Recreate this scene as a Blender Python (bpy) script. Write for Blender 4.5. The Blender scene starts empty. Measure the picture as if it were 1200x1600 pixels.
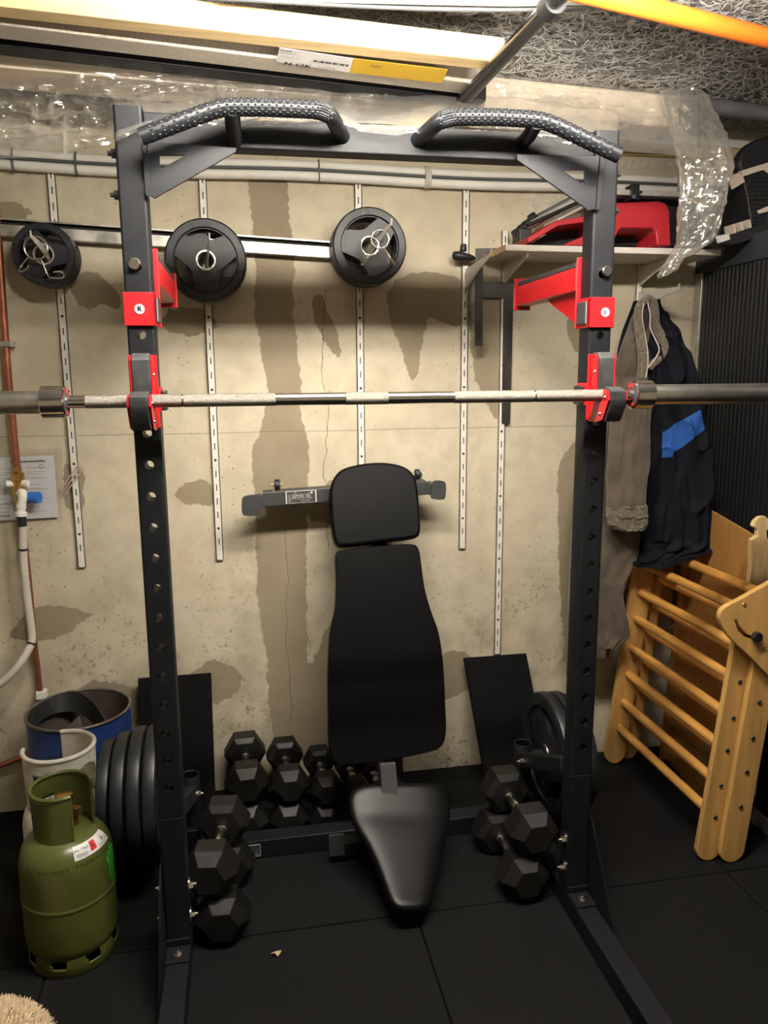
import bpy, math, random
import numpy as np
from mathutils import Vector as V, Matrix, noise
from mathutils.geometry import tessellate_polygon
random.seed(7)
PI = math.pi
C = bpy.context.scene.collection

# ------------------------------------------------------------------ camera
F = 1189.3
CAM = V((-.3258, -2.6637, 1.5062))
_p, _y, _r = .1768, .1782, -.0077
FW = V((math.sin(_y)*math.cos(_p), math.cos(_y)*math.cos(_p), -math.sin(_p)))
_R = V((math.cos(_y), -math.sin(_y), 0)); _U = _R.cross(FW)
RT = _R*math.cos(_r) + _U*math.sin(_r); UP = -_R*math.sin(_r) + _U*math.cos(_r)
cd = bpy.data.cameras.new('camera'); cam = bpy.data.objects.new('camera', cd); C.objects.link(cam)
cd.sensor_fit = 'VERTICAL'; cd.sensor_height = 36; cd.sensor_width = 27; cd.lens = F/1600*36
cd.clip_start = .05
cam.matrix_world = Matrix(((RT.x, UP.x, -FW.x, CAM.x), (RT.y, UP.y, -FW.y, CAM.y), (RT.z, UP.z, -FW.z, CAM.z), (0, 0, 0, 1)))
bpy.context.scene.camera = cam

def ray(px, py): return FW + RT*((px-600)/F) - UP*((py-800)/F)
def at(px, py, x=None, y=None, z=None):
    d = ray(px, py)
    t = (x-CAM.x)/d.x if x is not None else (y-CAM.y)/d.y if y is not None else (z-CAM.z)/d.z
    return CAM + d*t
def onplane(px, py, p0, n):
    d = ray(px, py); return CAM + d*((p0-CAM).dot(n)/d.dot(n))

# ------------------------------------------------------------------ materials
def newmat(name):
    m = bpy.data.materials.new(name); m.use_nodes = True
    nt = m.node_tree; return m, nt, nt.nodes['Principled BSDF']
def N(nt, t, **k):
    n = nt.nodes.new(t)
    for a, b in k.items():
        if a in n.inputs: n.inputs[a].default_value = b
        else: setattr(n, a, b)
    return n
def mat(name, col, rough=.5, metal=0, var=0., vscale=8, bump=0., bscale=60, spec=.5, stretch=None, coat=0, sheen=0, rvar=0.):
    m, nt, b = newmat(name); L = nt.links.new
    b.inputs['Roughness'].default_value = rough; b.inputs['Metallic'].default_value = metal
    b.inputs['Specular IOR Level'].default_value = spec
    if coat: b.inputs['Coat Weight'].default_value = coat; b.inputs['Coat Roughness'].default_value = .2
    if sheen: b.inputs['Sheen Weight'].default_value = sheen
    c4 = (*col, 1)
    b.inputs['Base Color'].default_value = c4
    tc = N(nt, 'ShaderNodeTexCoord'); mp = N(nt, 'ShaderNodeMapping')
    if stretch: mp.inputs['Scale'].default_value = stretch
    L(tc.outputs['Object'], mp.inputs['Vector'])
    if var:
        n = N(nt, 'ShaderNodeTexNoise', Scale=vscale, Detail=5.); L(mp.outputs[0], n.inputs['Vector'])
        mx = N(nt, 'ShaderNodeMix', data_type='RGBA')
        mr = N(nt, 'ShaderNodeMapRange'); mr.inputs[1].default_value = .3; mr.inputs[2].default_value = .7
        L(n.outputs[0], mr.inputs[0]); L(mr.outputs[0], mx.inputs[0])
        mx.inputs[6].default_value = tuple(max(0, c*(1-var)) for c in col)+(1,)
        mx.inputs[7].default_value = tuple(min(1, c*(1+var)) for c in col)+(1,)
        L(mx.outputs[2], b.inputs['Base Color'])
        if rvar:
            r2 = N(nt, 'ShaderNodeMapRange'); r2.inputs[3].default_value = rough-rvar; r2.inputs[4].default_value = rough+rvar
            L(mr.outputs[0], r2.inputs[0]); L(r2.outputs[0], b.inputs['Roughness'])
    if bump:
        n2 = N(nt, 'ShaderNodeTexNoise', Scale=bscale, Detail=4.); L(mp.outputs[0], n2.inputs['Vector'])
        bp = N(nt, 'ShaderNodeBump', Strength=bump, Distance=.004); L(n2.outputs[0], bp.inputs['Height']); L(bp.outputs[0], b.inputs['Normal'])
    return m
M = {}
M['powder'] = mat('black_powder_coat', (.0072, .0080, .0102), .50, spec=.22, var=.15, vscale=30, bump=.06, bscale=500)
M['powder_grey'] = mat('grey_powder_coat', (.038, .039, .040), .45, bump=.06, bscale=500)
M['grip'] = mat('moulded_black_grip', (.007, .008, .010), .42, spec=.3)
M['red'] = mat('red_powder_coat', (.46, .008, .013), .38, bump=.04, bscale=400)
M['uhmw'] = mat('worn_black_plastic', (.030, .031, .033), .5, var=.5, vscale=40, rvar=.1)
M['uhmw_dark'] = mat('black_plastic', (.010, .010, .012), .5)
M['chrome'] = mat('chrome', (.78, .75, .70), .20, 1, var=.1, vscale=40)
M['steel'] = mat('brushed_steel', (.66, .63, .58), .36, 1, var=.15, vscale=30, stretch=(1, 1, 1))
M['knurl'] = mat('knurled_steel', (.32, .30, .265), .45, 1, var=.3, vscale=300, bump=.6, bscale=900)
M['rubber'] = mat('black_rubber', (.010, .011, .012), .55, bump=.15, bscale=300)
M['rubber_plate'] = mat('dark_plate_rubber', (.0095, .0115, .0155), .45, bump=.08, bscale=300)
M['mat_rubber'] = mat('granular_mat_rubber', (.0058, .0058, .0061), .8, var=.35, vscale=260, bump=.5, bscale=700, spec=.15)
M['board'] = mat('matte_black_board', (.0025, .0025, .0028), .75, bump=.2, bscale=500, spec=.12)
M['hexrub'] = mat('hex_head_rubber', (.0068, .0063, .0060), .5, spec=.32, bump=.08, bscale=400)
M['vinyl_pad'] = mat('matte_black_vinyl', (.0030, .0030, .0034), .42, bump=.10, bscale=450, spec=.05)
M['vinyl'] = mat('black_vinyl', (.0032, .0032, .0036), .32, bump=.10, bscale=450, spec=.17)
M['white'] = mat('white_paint', (.78, .75, .68), .5, var=.05)
M['strip'] = mat('white_steel_strip', (.74, .70, .62), .45, var=.08, vscale=20)
M['dark'] = mat('dark_slot', (.02, .018, .016), .9)
M['bracket'] = mat('grey_white_bracket', (.55, .52, .47), .5)
M['galv'] = mat('galvanised_steel', (.60, .58, .54), .38, .85, var=.25, vscale=25, rvar=.1)
M['dark_steel'] = mat('dark_raw_steel', (.055, .05, .047), .38, .6, var=.4, vscale=12, rvar=.1)
M['copper'] = mat('dull_copper', (.36, .13, .075), .4, .7, var=.25, vscale=30)
M['brass'] = mat('brass', (.60, .38, .14), .33, 1, var=.2, vscale=30)
M['plasticwhite'] = mat('white_plastic', (.80, .77, .70), .45)
M['hose'] = mat('offwhite_hose', (.58, .53, .46), .6, var=.1)
M['blueknob'] = mat('blue_plastic', (.02, .14, .55), .4)
M['paper'] = mat('printed_paper', (.70, .70, .72), .8, var=.04)
M['ink'] = mat('black_ink', (.03, .03, .035), .7)
M['midink'] = mat('grey_ink', (.25, .25, .26), .8)
M['green'] = mat('olive_green_paint', (.074, .086, .018), .36, var=.06, vscale=20, coat=.2)
M['offwhite'] = mat('scuffed_white_paint', (.60, .57, .50), .5, var=.15, vscale=30)
M['drumblue'] = mat('blue_drum_paint', (.012, .035, .15), .4, var=.25, vscale=15)
M['druminner'] = mat('brown_drum_inside', (.06, .042, .034), .7, var=.3, vscale=12)
M['label'] = mat('white_sticker', (.72, .71, .70), .5)
M['labelred'] = mat('red_print', (.60, .015, .02), .5)
M['neon'] = mat('bright_green_print', (.03, .50, .03), .45)
M['carton'] = mat('brown_cardboard', (.86, .75, .60), .75, var=.08, vscale=10, stretch=(.3, 3, 3))
M['timber'] = mat('planed_pine', (.68, .50, .25), .55, var=.16, vscale=6, stretch=(.6, 9, 9))
M['wrap'] = mat('shrink_wrapped_panel', (.42, .37, .31), .35, var=.25, vscale=60, stretch=(8, 1, 1), bump=.3, bscale=60)
M['yellow'] = mat('yellow_label', (.62, .40, .02), .5)
M['birch'] = mat('birch_plywood', (.55, .315, .10), .42, var=.16, vscale=5, stretch=(9, 9, .9))
M['birchedge'] = mat('pale_ply_edge', (.64, .45, .22), .5, var=.25, vscale=40, stretch=(4, 4, .3))
M['rung'] = mat('varnished_beech', (.62, .31, .075), .35, var=.28, vscale=6, stretch=(7, .8, 7), coat=.2)
M['ramp'] = mat('brown_ramp_ply', (.40, .205, .06), .45, var=.12, vscale=6, stretch=(9, 9, .9))
M['suede'] = mat('taupe_suede', (.085, .065, .049), .9, var=.28, vscale=14, bump=.25, bscale=120, sheen=.3, spec=.2)
M['fleece'] = mat('taupe_fleece', (.135, .110, .085), 1, var=.45, vscale=130, bump=1., bscale=170, sheen=.4, spec=.1)
M['lining'] = mat('dark_lining', (.02, .019, .02), .8)
M['navy'] = mat('navy_fabric', (.0050, .0058, .0100), .8, var=.2, vscale=20, bump=.2, bscale=300, spec=.12)
M['blue'] = mat('royal_blue_fabric', (.018, .085, .33), .75, var=.15, vscale=25, bump=.2, bscale=300, spec=.3)
M['shelf'] = mat('white_laminate', (.66, .60, .54), .5)
M['shelfend'] = mat('raw_chipboard_edge', (.50, .34, .18), .8, var=.25, vscale=80)
M['redplastic'] = mat('red_plastic', (.36, .012, .020), .45, bump=.05, bscale=300)
M['cabinet'] = mat('anthracite_cabinet', (.022, .025, .031), .5)
M['tambour'] = mat('black_tambour', (.003, .0033, .0045), .5)
M['bag'] = mat('black_bag_fabric', (.014, .014, .018), .85, bump=.3, bscale=200)
M['woven'] = mat('black_woven_plastic', (.014, .014, .016), .5)
M['strap'] = mat('beige_strap', (.60, .50, .42), .7)
M['orange'] = mat('orange_tube_paint', (.80, .19, .02), .35)
M['greypipe'] = mat('grey_conduit', (.12, .12, .128), .4, var=.15, vscale=15)
M['blackpole'] = mat('glossy_black_pole', (.007, .007, .008), .25, coat=.2)
M['foam'] = mat('white_pipe_insulation', (.80, .78, .71), .6, var=.05, vscale=12)
M['cable'] = mat('grey_cable', (.09, .095, .10), .5)
M['tape'] = mat('grey_tape', (.52, .50, .46), .5)
M['cream'] = mat('cream_fleece', (.72, .55, .36), 1, var=.25, vscale=60, sheen=.5)
M['scrap'] = mat('dry_leaf', (.50, .38, .22), .8)
M['alu'] = mat('pale_aluminium', (.70, .68, .64), .4, .6, var=.1, vscale=60)
M['plug'] = mat('black_end_cap', (.012, .012, .013), .6)

# thin clear film : light passes, creases catch highlights
fm, nt, b = newmat('clear_plastic_film'); L = nt.links.new
nt.nodes.remove(b); out = nt.nodes['Material Output']
tr = N(nt, 'ShaderNodeBsdfTransparent'); tr.inputs[0].default_value = (.95, .95, .94, 1)
gl = N(nt, 'ShaderNodeBsdfGlossy'); gl.inputs[0].default_value = (1, .98, .95, 1); gl.inputs['Roughness'].default_value = .12
df = N(nt, 'ShaderNodeBsdfTranslucent'); df.inputs[0].default_value = (.9, .88, .84, 1)
d2 = N(nt, 'ShaderNodeBsdfDiffuse'); d2.inputs[0].default_value = (.85, .83, .79, 1)
lw = N(nt, 'ShaderNodeLayerWeight', Blend=.28)
mr = N(nt, 'ShaderNodeMapRange'); mr.inputs[3].default_value = .22; mr.inputs[4].default_value = .95
ma = N(nt, 'ShaderNodeMixShader'); mb_ = N(nt, 'ShaderNodeMixShader'); mc = N(nt, 'ShaderNodeMixShader')
L(lw.outputs['Facing'], mr.inputs[0]); L(mr.outputs[0], mc.inputs[0])
ma.inputs[0].default_value = .5; L(df.outputs[0], ma.inputs[1]); L(d2.outputs[0], ma.inputs[2])
mb_.inputs[0].default_value = .68; L(ma.outputs[0], mb_.inputs[1]); L(gl.outputs[0], mb_.inputs[2])
L(tr.outputs[0], mc.inputs[1]); L(mb_.outputs[0], mc.inputs[2]); L(mc.outputs[0], out.inputs[0])
M['film'] = fm
# thinner clear sleeve
fm, nt, b = newmat('clear_document_sleeve'); nt.nodes.remove(b); out = nt.nodes['Material Output']; L = nt.links.new
tr = N(nt, 'ShaderNodeBsdfTransparent'); tr.inputs[0].default_value = (.92, .92, .92, 1)
gl = N(nt, 'ShaderNodeBsdfGlossy'); gl.inputs['Roughness'].default_value = .15
mc = N(nt, 'ShaderNodeMixShader'); mc.inputs[0].default_value = .07
L(tr.outputs[0], mc.inputs[1]); L(gl.outputs[0], mc.inputs[2]); L(mc.outputs[0], out.inputs[0])
M['sleeve'] = fm
# lamp tube
fm, nt, b = newmat('fluorescent_tube')
b.inputs['Emission Color'].default_value = (1, .93, .82, 1); b.inputs['Emission Strength'].default_value = 300
M['lamp'] = fm; LAMP = b

# ------------------------------------------------------------------ mesh building
WM = {}
class MB:
    def __init__(s): s.v = []; s.f = []; s.mi = []
    def add(s, vs, fs, mi=0):
        o = len(s.v); s.v += [V(p) for p in vs]; s.f += [[i+o for i in f] for f in fs]; s.mi += [mi]*len(fs); return s
    def box(s, x0, x1, y0, y1, z0, z1, mi=0, T=None):
        p = [V((x, y, z)) for z in (z0, z1) for y in (y0, y1) for x in (x0, x1)]
        if T: p = [T @ q for q in p]
        return s.add(p, [(0, 2, 3, 1), (4, 5, 7, 6), (0, 1, 5, 4), (2, 6, 7, 3), (0, 4, 6, 2), (1, 3, 7, 5)], mi)
    def bar(s, a, b, w, h, up=(0, 0, 1), mi=0):          # rectangular bar from a to b
        a = V(a); b = V(b); d = (b-a).normalized(); sd = d.cross(V(up)).normalized(); u = sd.cross(d)
        p = [q + sd*(i*w/2) + u*(j*h/2) for q in (a, b) for j in (-1, 1) for i in (-1, 1)]
        return s.add(p, [(0, 1, 3, 2), (4, 6, 7, 5), (0, 4, 5, 1), (2, 3, 7, 6), (0, 2, 6, 4), (1, 5, 7, 3)], mi)
    def frame(s, d):
        d = d.normalized(); a = V((0, 0, 1)) if abs(d.z) < .9 else V((1, 0, 0))
        u = d.cross(a).normalized(); return u, d.cross(u)
    def cyl(s, a, b, r, r2=None, n=24, mi=0, caps=True):
        a = V(a); b = V(b); r2 = r if r2 is None else r2; u, w = s.frame(b-a)
        vs = [c + u*(q*math.cos(2*PI*i/n)) + w*(q*math.sin(2*PI*i/n)) for c, q in ((a, r), (b, r2)) for i in range(n)]
        fs = [(i, (i+1) % n, n+(i+1) % n, n+i) for i in range(n)]
        if caps: fs += [tuple(range(n))[::-1], tuple(range(n, 2*n))]
        return s.add(vs, fs, mi)
    def tube(s, pts, r, n=12, mi=0, closed=False, caps=True):
        pts = [V(p) for p in pts]; m = len(pts); rr = r if isinstance(r, (list, tuple)) else [r]*m
        vs = []; u = None
        for i, p in enumerate(pts):
            d = (pts[(i+1) % m]-pts[i-1]) if closed else (pts[min(i+1, m-1)]-pts[max(i-1, 0)])
            d.normalize()
            if u is None: u, w = s.frame(d)
            else:
                u = (u - d*u.dot(d)).normalized()
            w = d.cross(u)
            vs += [p + u*(rr[i]*math.cos(2*PI*k/n)) + w*(rr[i]*math.sin(2*PI*k/n)) for k in range(n)]
        fs = []
        for i in range(m if closed else m-1):
            j = (i+1) % m
            fs += [(i*n+k, i*n+(k+1) % n, j*n+(k+1) % n, j*n+k) for k in range(n)]
        if caps and not closed: fs += [tuple(range(n))[::-1], tuple(range((m-1)*n, m*n))]
        return s.add(vs, fs, mi)
    def lathe(s, prof, o=(0, 0, 0), ax=(0, 0, 1), n=48, mi=0):
        o = V(o); d = V(ax).normalized(); u, w = s.frame(d); vs = []; fs = []; m = len(prof)
        if abs(d.z) > .99: u, w = V((1, 0, 0)), V((0, 1, 0))
        for (r, h) in prof:
            vs += [o + d*h + u*(r*math.cos(2*PI*k/n)) + w*(r*math.sin(2*PI*k/n)) for k in range(n)]
        for i in range(m-1):
            fs += [(i*n+k, i*n+(k+1) % n, (i+1)*n+(k+1) % n, (i+1)*n+k) for k in range(n)]
        return s.add(vs, fs, mi)
    def prism(s, pts, W, holes=(), mi=0):                # 3-D outline (planar) extruded by W, with holes
        W = V(W); loops = [[V(p) for p in pts]] + [[V(p) for p in h] for h in holes]
        flat = [p for l in loops for p in l]; n = len(flat)
        if holes:
            tri = [tuple(t) for t in tessellate_polygon(loops)]
        else: tri = [tuple(range(n))]
        fs = [t[::-1] for t in tri] + [tuple(i+n for i in t) for t in tri]; o = 0
        for l in loops:
            k = len(l); fs += [(o+i, o+(i+1) % k, n+o+(i+1) % k, n+o+i) for i in range(k)]; o += k
        return s.add(flat + [p+W for p in flat], fs, mi)
    def loft(s, rings, mi=0, caps=True, closed=True):
        n = len(rings[0]); m = len(rings); vs = [p for r in rings for p in r]; fs = []
        for i in range(m-1):
            for k in range(n if closed else n-1):
                fs.append((i*n+k, i*n+(k+1) % n, (i+1)*n+(k+1) % n, (i+1)*n+k))
        if caps and closed: fs += [tuple(range(n))[::-1], tuple(range((m-1)*n, m*n))]
        return s.add(vs, fs, mi)
    def build(s, name, m, parent=None, bevel=0, seg=2, smooth=40, label=None, cat=None, group=None, kind=None, subsurf=0, solid=0, soff=-1, recalc=True):
        me = bpy.data.meshes.new(name)
        if parent is None:
            lo = [min(p[i] for p in s.v) for i in range(3)]; hi = [max(p[i] for p in s.v) for i in range(3)]
            base = V(((lo[0]+hi[0])/2, (lo[1]+hi[1])/2, lo[2])); inv = Matrix.Translation(-base)
        else: inv = WM[parent.name].inverted(); base = None
        me.from_pydata([tuple(inv @ p) for p in s.v], [], s.f)
        ms = m if isinstance(m, (list, tuple)) else [m]
        for q in ms: me.materials.append(q)
        if len(ms) > 1: me.polygons.foreach_set('material_index', s.mi)
        if recalc:
            import bmesh
            bm = bmesh.new(); bm.from_mesh(me); bmesh.ops.recalc_face_normals(bm, faces=bm.faces); bm.to_mesh(me); bm.free()
        me.update()
        if smooth:
            me.polygons.foreach_set('use_smooth', [True]*len(me.polygons)); me.set_sharp_from_angle(angle=math.radians(smooth))
        o = bpy.data.objects.new(name, me); C.objects.link(o)
        if parent is None: o.location = base; WM[o.name] = Matrix.Translation(base)
        else: o.parent = parent; WM[o.name] = WM[parent.name].copy()
        if solid:
            d = o.modifiers.new('solid', 'SOLIDIFY'); d.thickness = solid; d.offset = soff
        if bevel:
            d = o.modifiers.new('bevel', 'BEVEL'); d.width = bevel; d.segments = seg; d.limit_method = 'ANGLE'; d.angle_limit = math.radians(40)
            d.use_clamp_overlap = True; d.harden_normals = True
        if subsurf:
            d = o.modifiers.new('sub', 'SUBSURF'); d.levels = subsurf; d.render_levels = subsurf
        tag(o, label, cat, group, kind); return o
def tag(o, label=None, cat=None, group=None, kind=None):
    if label: o['label'] = label
    if cat: o['category'] = cat
    if group: o['group'] = group
    if kind: o['kind'] = kind
    return o
def thing(name, loc, label, cat, group=None):
    o = bpy.data.objects.new(name, None); C.objects.link(o); o.location = loc; o.empty_display_size = .05
    WM[o.name] = Matrix.Translation(V(loc)); return tag(o, label, cat, group)
def kids(o): return [c for c in bpy.data.objects if c.parent == o]
def dup(o, loc=None, rot=None, scale=None, label=None, parent=None):
    ch = kids(o); c = o.copy(); C.objects.link(c)
    if parent: c.parent = parent
    if loc is not None: c.location = loc
    if rot is not None: c.rotation_euler = rot
    if scale is not None: c.scale = scale
    if label: c['label'] = label
    for k in ch: dup(k, parent=c)
    return c
def sm(pts, k=6, closed=False):                           # Catmull-Rom through points
    pts = [V(p) for p in pts]; n = len(pts); out = []
    for i in range(n if closed else n-1):
        p0, p1, p2, p3 = (pts[(i-1) % n] if closed or i else pts[0]), pts[i], pts[(i+1) % n], (pts[(i+2) % n] if closed or i+2 < n else pts[-1])
        for j in range(k):
            t = j/k; out.append(.5*((2*p1)+(p2-p0)*t+(2*p0-5*p1+4*p2-p3)*t*t+(3*p1-p0-3*p2+p3)*t**3))
    if not closed: out.append(pts[-1])
    return out
def text(s, size):                                       # flat glyph mesh in x/y
    cu = bpy.data.curves.new('t', 'FONT'); cu.body = s; cu.size = size; cu.align_x = 'CENTER'; cu.align_y = 'CENTER'; cu.resolution_u = 3
    o = bpy.data.objects.new('t', cu); C.objects.link(o)
    dg = bpy.context.evaluated_depsgraph_get(); me = bpy.data.meshes.new_from_object(o.evaluated_get(dg))
    vs = [v.co.copy() for v in me.vertices]; fs = [tuple(p.vertices) for p in me.polygons]
    bpy.data.objects.remove(o); bpy.data.curves.remove(cu); bpy.data.meshes.remove(me); return vs, fs
def put_text(mb, s, size, o, U, W, off=(0, 0, 0), bold=0, mi=0):
    vs, fs = text(s, size); o = V(o)+V(off); U = V(U); W = V(W)
    for k in ([0] if not bold else [-bold, 0, bold]):
        mb.add([o + U*(p.x+k) + W*p.y for p in vs], fs, mi)
    return mb
def disc(mb, c, nrm, r, n=24, h=.0008, mi=0):
    c = V(c); nrm = V(nrm).normalized(); return mb.cyl(c, c+nrm*h, r, n=n, mi=mi)
def hexbolt(mb, c, nrm, r=.009, h=.007, washer=.0):
    c = V(c); nrm = V(nrm).normalized()
    if washer: mb.cyl(c, c+nrm*.003, washer, n=24); c = c+nrm*.003
    mb.cyl(c, c+nrm*h, r, n=6); mb.cyl(c+nrm*h, c+nrm*(h+.008), r*.5, n=12)
    return mb
# ------------------------------------------------------------------ the room
CEIL = 2.36
def S(px): return [(p.x, p.z) for p in (at(a, b, y=0) for a, b in px)]
STAINS = [S(q) for q in (
 [(386, 262), (392, 330), (400, 420), (398, 500), (410, 560), (420, 620), (405, 680), (392, 700), (397, 760), (400, 850), (402, 940), (415, 1020), (420, 1100), (430, 1180), (484, 1180), (478, 1080), (481, 1000), (478, 900), (480, 800), (483, 720), (480, 680), (468, 640), (471, 600), (462, 520), (457, 450), (462, 400), (452, 340), (447, 262)],
 [(484, 466), (504, 460), (514, 490), (528, 520), (533, 556), (525, 558), (510, 540), (496, 512)],
 [(605, 460), (612, 444), (632, 430), (670, 424), (708, 430), (731, 446), (731, 498), (716, 506), (710, 514), (700, 506), (690, 504), (668, 498), (662, 530), (654, 578), (650, 602), (640, 592), (630, 555), (614, 512), (604, 482)],
 [(733, 486), (745, 462), (788, 440), (786, 640), (776, 658), (764, 638), (745, 600), (735, 550)],
 [(105, 434), (128, 424), (152, 427), (172, 446), (188, 464), (192, 488), (176, 480), (160, 474), (140, 482), (124, 478), (112, 458)],
 [(248, 505), (264, 484), (290, 480), (314, 482), (330, 497), (351, 507), (322, 520), (296, 526), (262, 520)],
 [(-20, 316), (8, 315), (30, 320), (48, 330), (56, 342), (30, 344), (-20, 340)],
 [(272, 772), (290, 756), (314, 748), (334, 762), (343, 784), (322, 792), (308, 786), (288, 788)],
 [(97, 722), (130, 735), (132, 798), (101, 794)],
 [(14, 994), (36, 960), (60, 948), (100, 946), (150, 962), (122, 974), (112, 985), (86, 1000), (46, 1002)],
 [(296, 1052), (330, 1031), (362, 1040), (378, 1054), (374, 1080), (342, 1100), (296, 1100)],
 [(690, 1022), (712, 1014), (736, 1024), (736, 1074), (708, 1090), (690, 1094)],
 [(930, 670), (898, 690), (880, 712), (871, 740), (872, 800), (874, 900), (880, 1000), (884, 1060), (930, 1060)],
 [(884, 497), (930, 490), (930, 600), (914, 560), (898, 546), (888, 524)],
 [(96, 1084), (148, 1064), (180, 1066), (210, 1076), (240, 1130), (80, 1140)],
 [(480, 790), (515, 750), (600, 750), (600, 830), (490, 815)],
 [(470, 1080), (520, 960), (540, 1180), (470, 1190)],
)]
PLASTER = [S(q) for q in ([(824, 296), (910, 285), (925, 345), (905, 352), (860, 340), (824, 345)], [(608, 293), (625, 286), (655, 288), (652, 296), (612, 299)], [(945, 215), (1160, 225), (1160, 260), (945, 262)])]
def sdf(X, Z, poly):
    d = np.full(X.shape, 9.); ins = np.zeros(X.shape, bool); n = len(poly)
    for i in range(n):
        ax, az = poly[i]; bx, bz = poly[(i+1) % n]; ex, ez = bx-ax, bz-az
        t = np.clip(((X-ax)*ex+(Z-az)*ez)/(ex*ex+ez*ez), 0, 1)
        d = np.minimum(d, np.hypot(X-ax-t*ex, Z-az-t*ez))
        c = ((az > Z) != (bz > Z)) & (X < ex*(Z-az)/(ez if ez else 1e-9)+ax); ins ^= c
    return np.where(ins, -d, d)
x0, x1, st = -1.9, 2.0, .02
nx = int((x1-x0)/st)+1; nz = int(CEIL/st)+1
xs = np.linspace(x0, x1, nx); zs = np.linspace(0, CEIL, nz); X, Z = np.meshgrid(xs, zs)
sd = np.min([sdf(X, Z, p) for p in STAINS], 0); sp = np.min([sdf(X, Z, p) for p in PLASTER], 0)
wb = MB(); wb.add([(x, 0, z) for z in zs for x in xs], [(j*nx+i, j*nx+i+1, (j+1)*nx+i+1, (j+1)*nx+i) for j in range(nz-1) for i in range(nx-1)])
wb.box(x0, x1, .004, .12, 0, CEIL)

wm, nt, b = newmat('stained_concrete_wall'); L = nt.links.new
tc = N(nt, 'ShaderNodeTexCoord'); P = tc.outputs['Object']
def noise_(sc, det=6., vec=None, rough=.55):
    n = N(nt, 'ShaderNodeTexNoise', Scale=sc, Detail=det, Roughness=rough); L(vec or P, n.inputs['Vector']); return n.outputs[0]
def rng(s, a, b_, c=0., d=1.):
    m = N(nt, 'ShaderNodeMapRange'); m.inputs[1].default_value = a; m.inputs[2].default_value = b_; m.inputs[3].default_value = c; m.inputs[4].default_value = d; L(s, m.inputs[0]); return m.outputs[0]
def mth(op, a, b_=None):
    m = N(nt, 'ShaderNodeMath', operation=op)
    for i, q in enumerate((a, b_)):
        if q is None: continue
        if isinstance(q, (int, float)): m.inputs[i].default_value = q
        else: L(q, m.inputs[i])
    return m.outputs[0]
def mix(f, a, b_, bt='MIX'):
    m = N(nt, 'ShaderNodeMix', data_type='RGBA', blend_type=bt)
    if isinstance(f, (int, float)): m.inputs[0].default_value = f
    else: L(f, m.inputs[0])
    for i, q in ((6, a), (7, b_)):
        if isinstance(q, tuple): m.inputs[i].default_value = (*q, 1)
        else: L(q, m.inputs[i])
    return m.outputs[2]
col = mix(rng(noise_(2.2), .35, .65), (.54, .475, .35), (.605, .545, .41))
col = mix(rng(noise_(14, 8), .42, .75), col, (.47, .41, .30))
# fine trowel marks and grime
sx = N(nt, 'ShaderNodeSeparateXYZ'); L(P, sx.inputs[0]); zc = sx.outputs[2]; xc = sx.outputs[0]
low = rng(zc, 1.25, .25)
grime = mth('MULTIPLY', rng(noise_(5, 6), .48, .66), low)
col = mix(mth('MULTIPLY', grime, .62), col, (.24, .20, .145))
v = N(nt, 'ShaderNodeTexVoronoi', Scale=38.); L(P, v.inputs['Vector'])
spk = mth('MULTIPLY', rng(v.outputs['Distance'], .16, .06), rng(noise_(3.3, 4), .50, .60))
col = mix(mth('MULTIPLY', spk, .75), col, (.12, .09, .06))
mold = mth('MULTIPLY', mth('MULTIPLY', rng(noise_(75, 5), .56, .66), rng(noise_(4, 3), .50, .62)), low)
col = mix(mth('MULTIPLY', mold, .8), col, (.10, .08, .06))
# damp patches: traced outline + ragged edge
a1 = N(nt, 'ShaderNodeAttribute', attribute_name='stain'); a2 = N(nt, 'ShaderNodeAttribute', attribute_name='plaster')
rag = mth('MULTIPLY', mth('SUBTRACT', noise_(26, 9, rough=.7), .5), .045)
e1 = rng(mth('ADD', a1.outputs['Fac'], rag), .0012, -.0012)
col = mix(mth('MULTIPLY', e1, rng(noise_(6), .3, .7, .80, 1.)), col, (.265, .215, .145))
e2 = rng(mth('ADD', a2.outputs['Fac'], rag), .002, -.002)
col = mix(e2, col, mix(rng(noise_(60, 8), .4, .62), (.62, .58, .48), (.50, .46, .37)))
# casting joint and hairline cracks
def line(coord, pos, amp, w, sc, lo=None, hi=None):
    d = mth('ABSOLUTE', mth('SUBTRACT', mth('ADD', coord, mth('MULTIPLY', mth('SUBTRACT', noise_(sc, 6), .5), amp)), pos))
    f = rng(d, w, w*.4)
    if lo is not None:
        f = mth('MULTIPLY', f, mth('MULTIPLY', mth('GREATER_THAN', zc, lo), mth('LESS_THAN', zc, hi)))
    return f
def loc(): return N(nt, 'ShaderNodeValue')
ck = line(zc, 1.319, .012, .0022, 3)
p_ = at(490, 560, y=0)
ck = mth('MAXIMUM', mth('MULTIPLY', ck, .6), line(xc, at(487, 600, y=0).x, .10, .0016, 5, at(480, 860, y=0).z, at(535, 450, y=0).z))
ck = mth('MAXIMUM', ck, line(xc, at(428, 950, y=0).x, .06, .0014, 6, at(430, 1130, y=0).z, at(430, 820, y=0).z))
col = mix(mth('MULTIPLY', ck, .75), col, (.08, .06, .045))
L(col, b.inputs['Base Color']); b.inputs['Roughness'].default_value = .85; b.inputs['Specular IOR Level'].default_value = .25
bp = N(nt, 'ShaderNodeBump', Strength=.35, Distance=.004)
h = mth('ADD', mth('MULTIPLY', noise_(35, 8), .6), mth('ADD', mth('MULTIPLY', e1, -.15), mth('MULTIPLY', mth('ADD', spk, ck), -.6)))
L(h, bp.inputs['Height']); L(bp.outputs[0], b.inputs['Normal'])
wall = wb.build('wall_back', wm, kind='structure', smooth=0, recalc=False)
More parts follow.
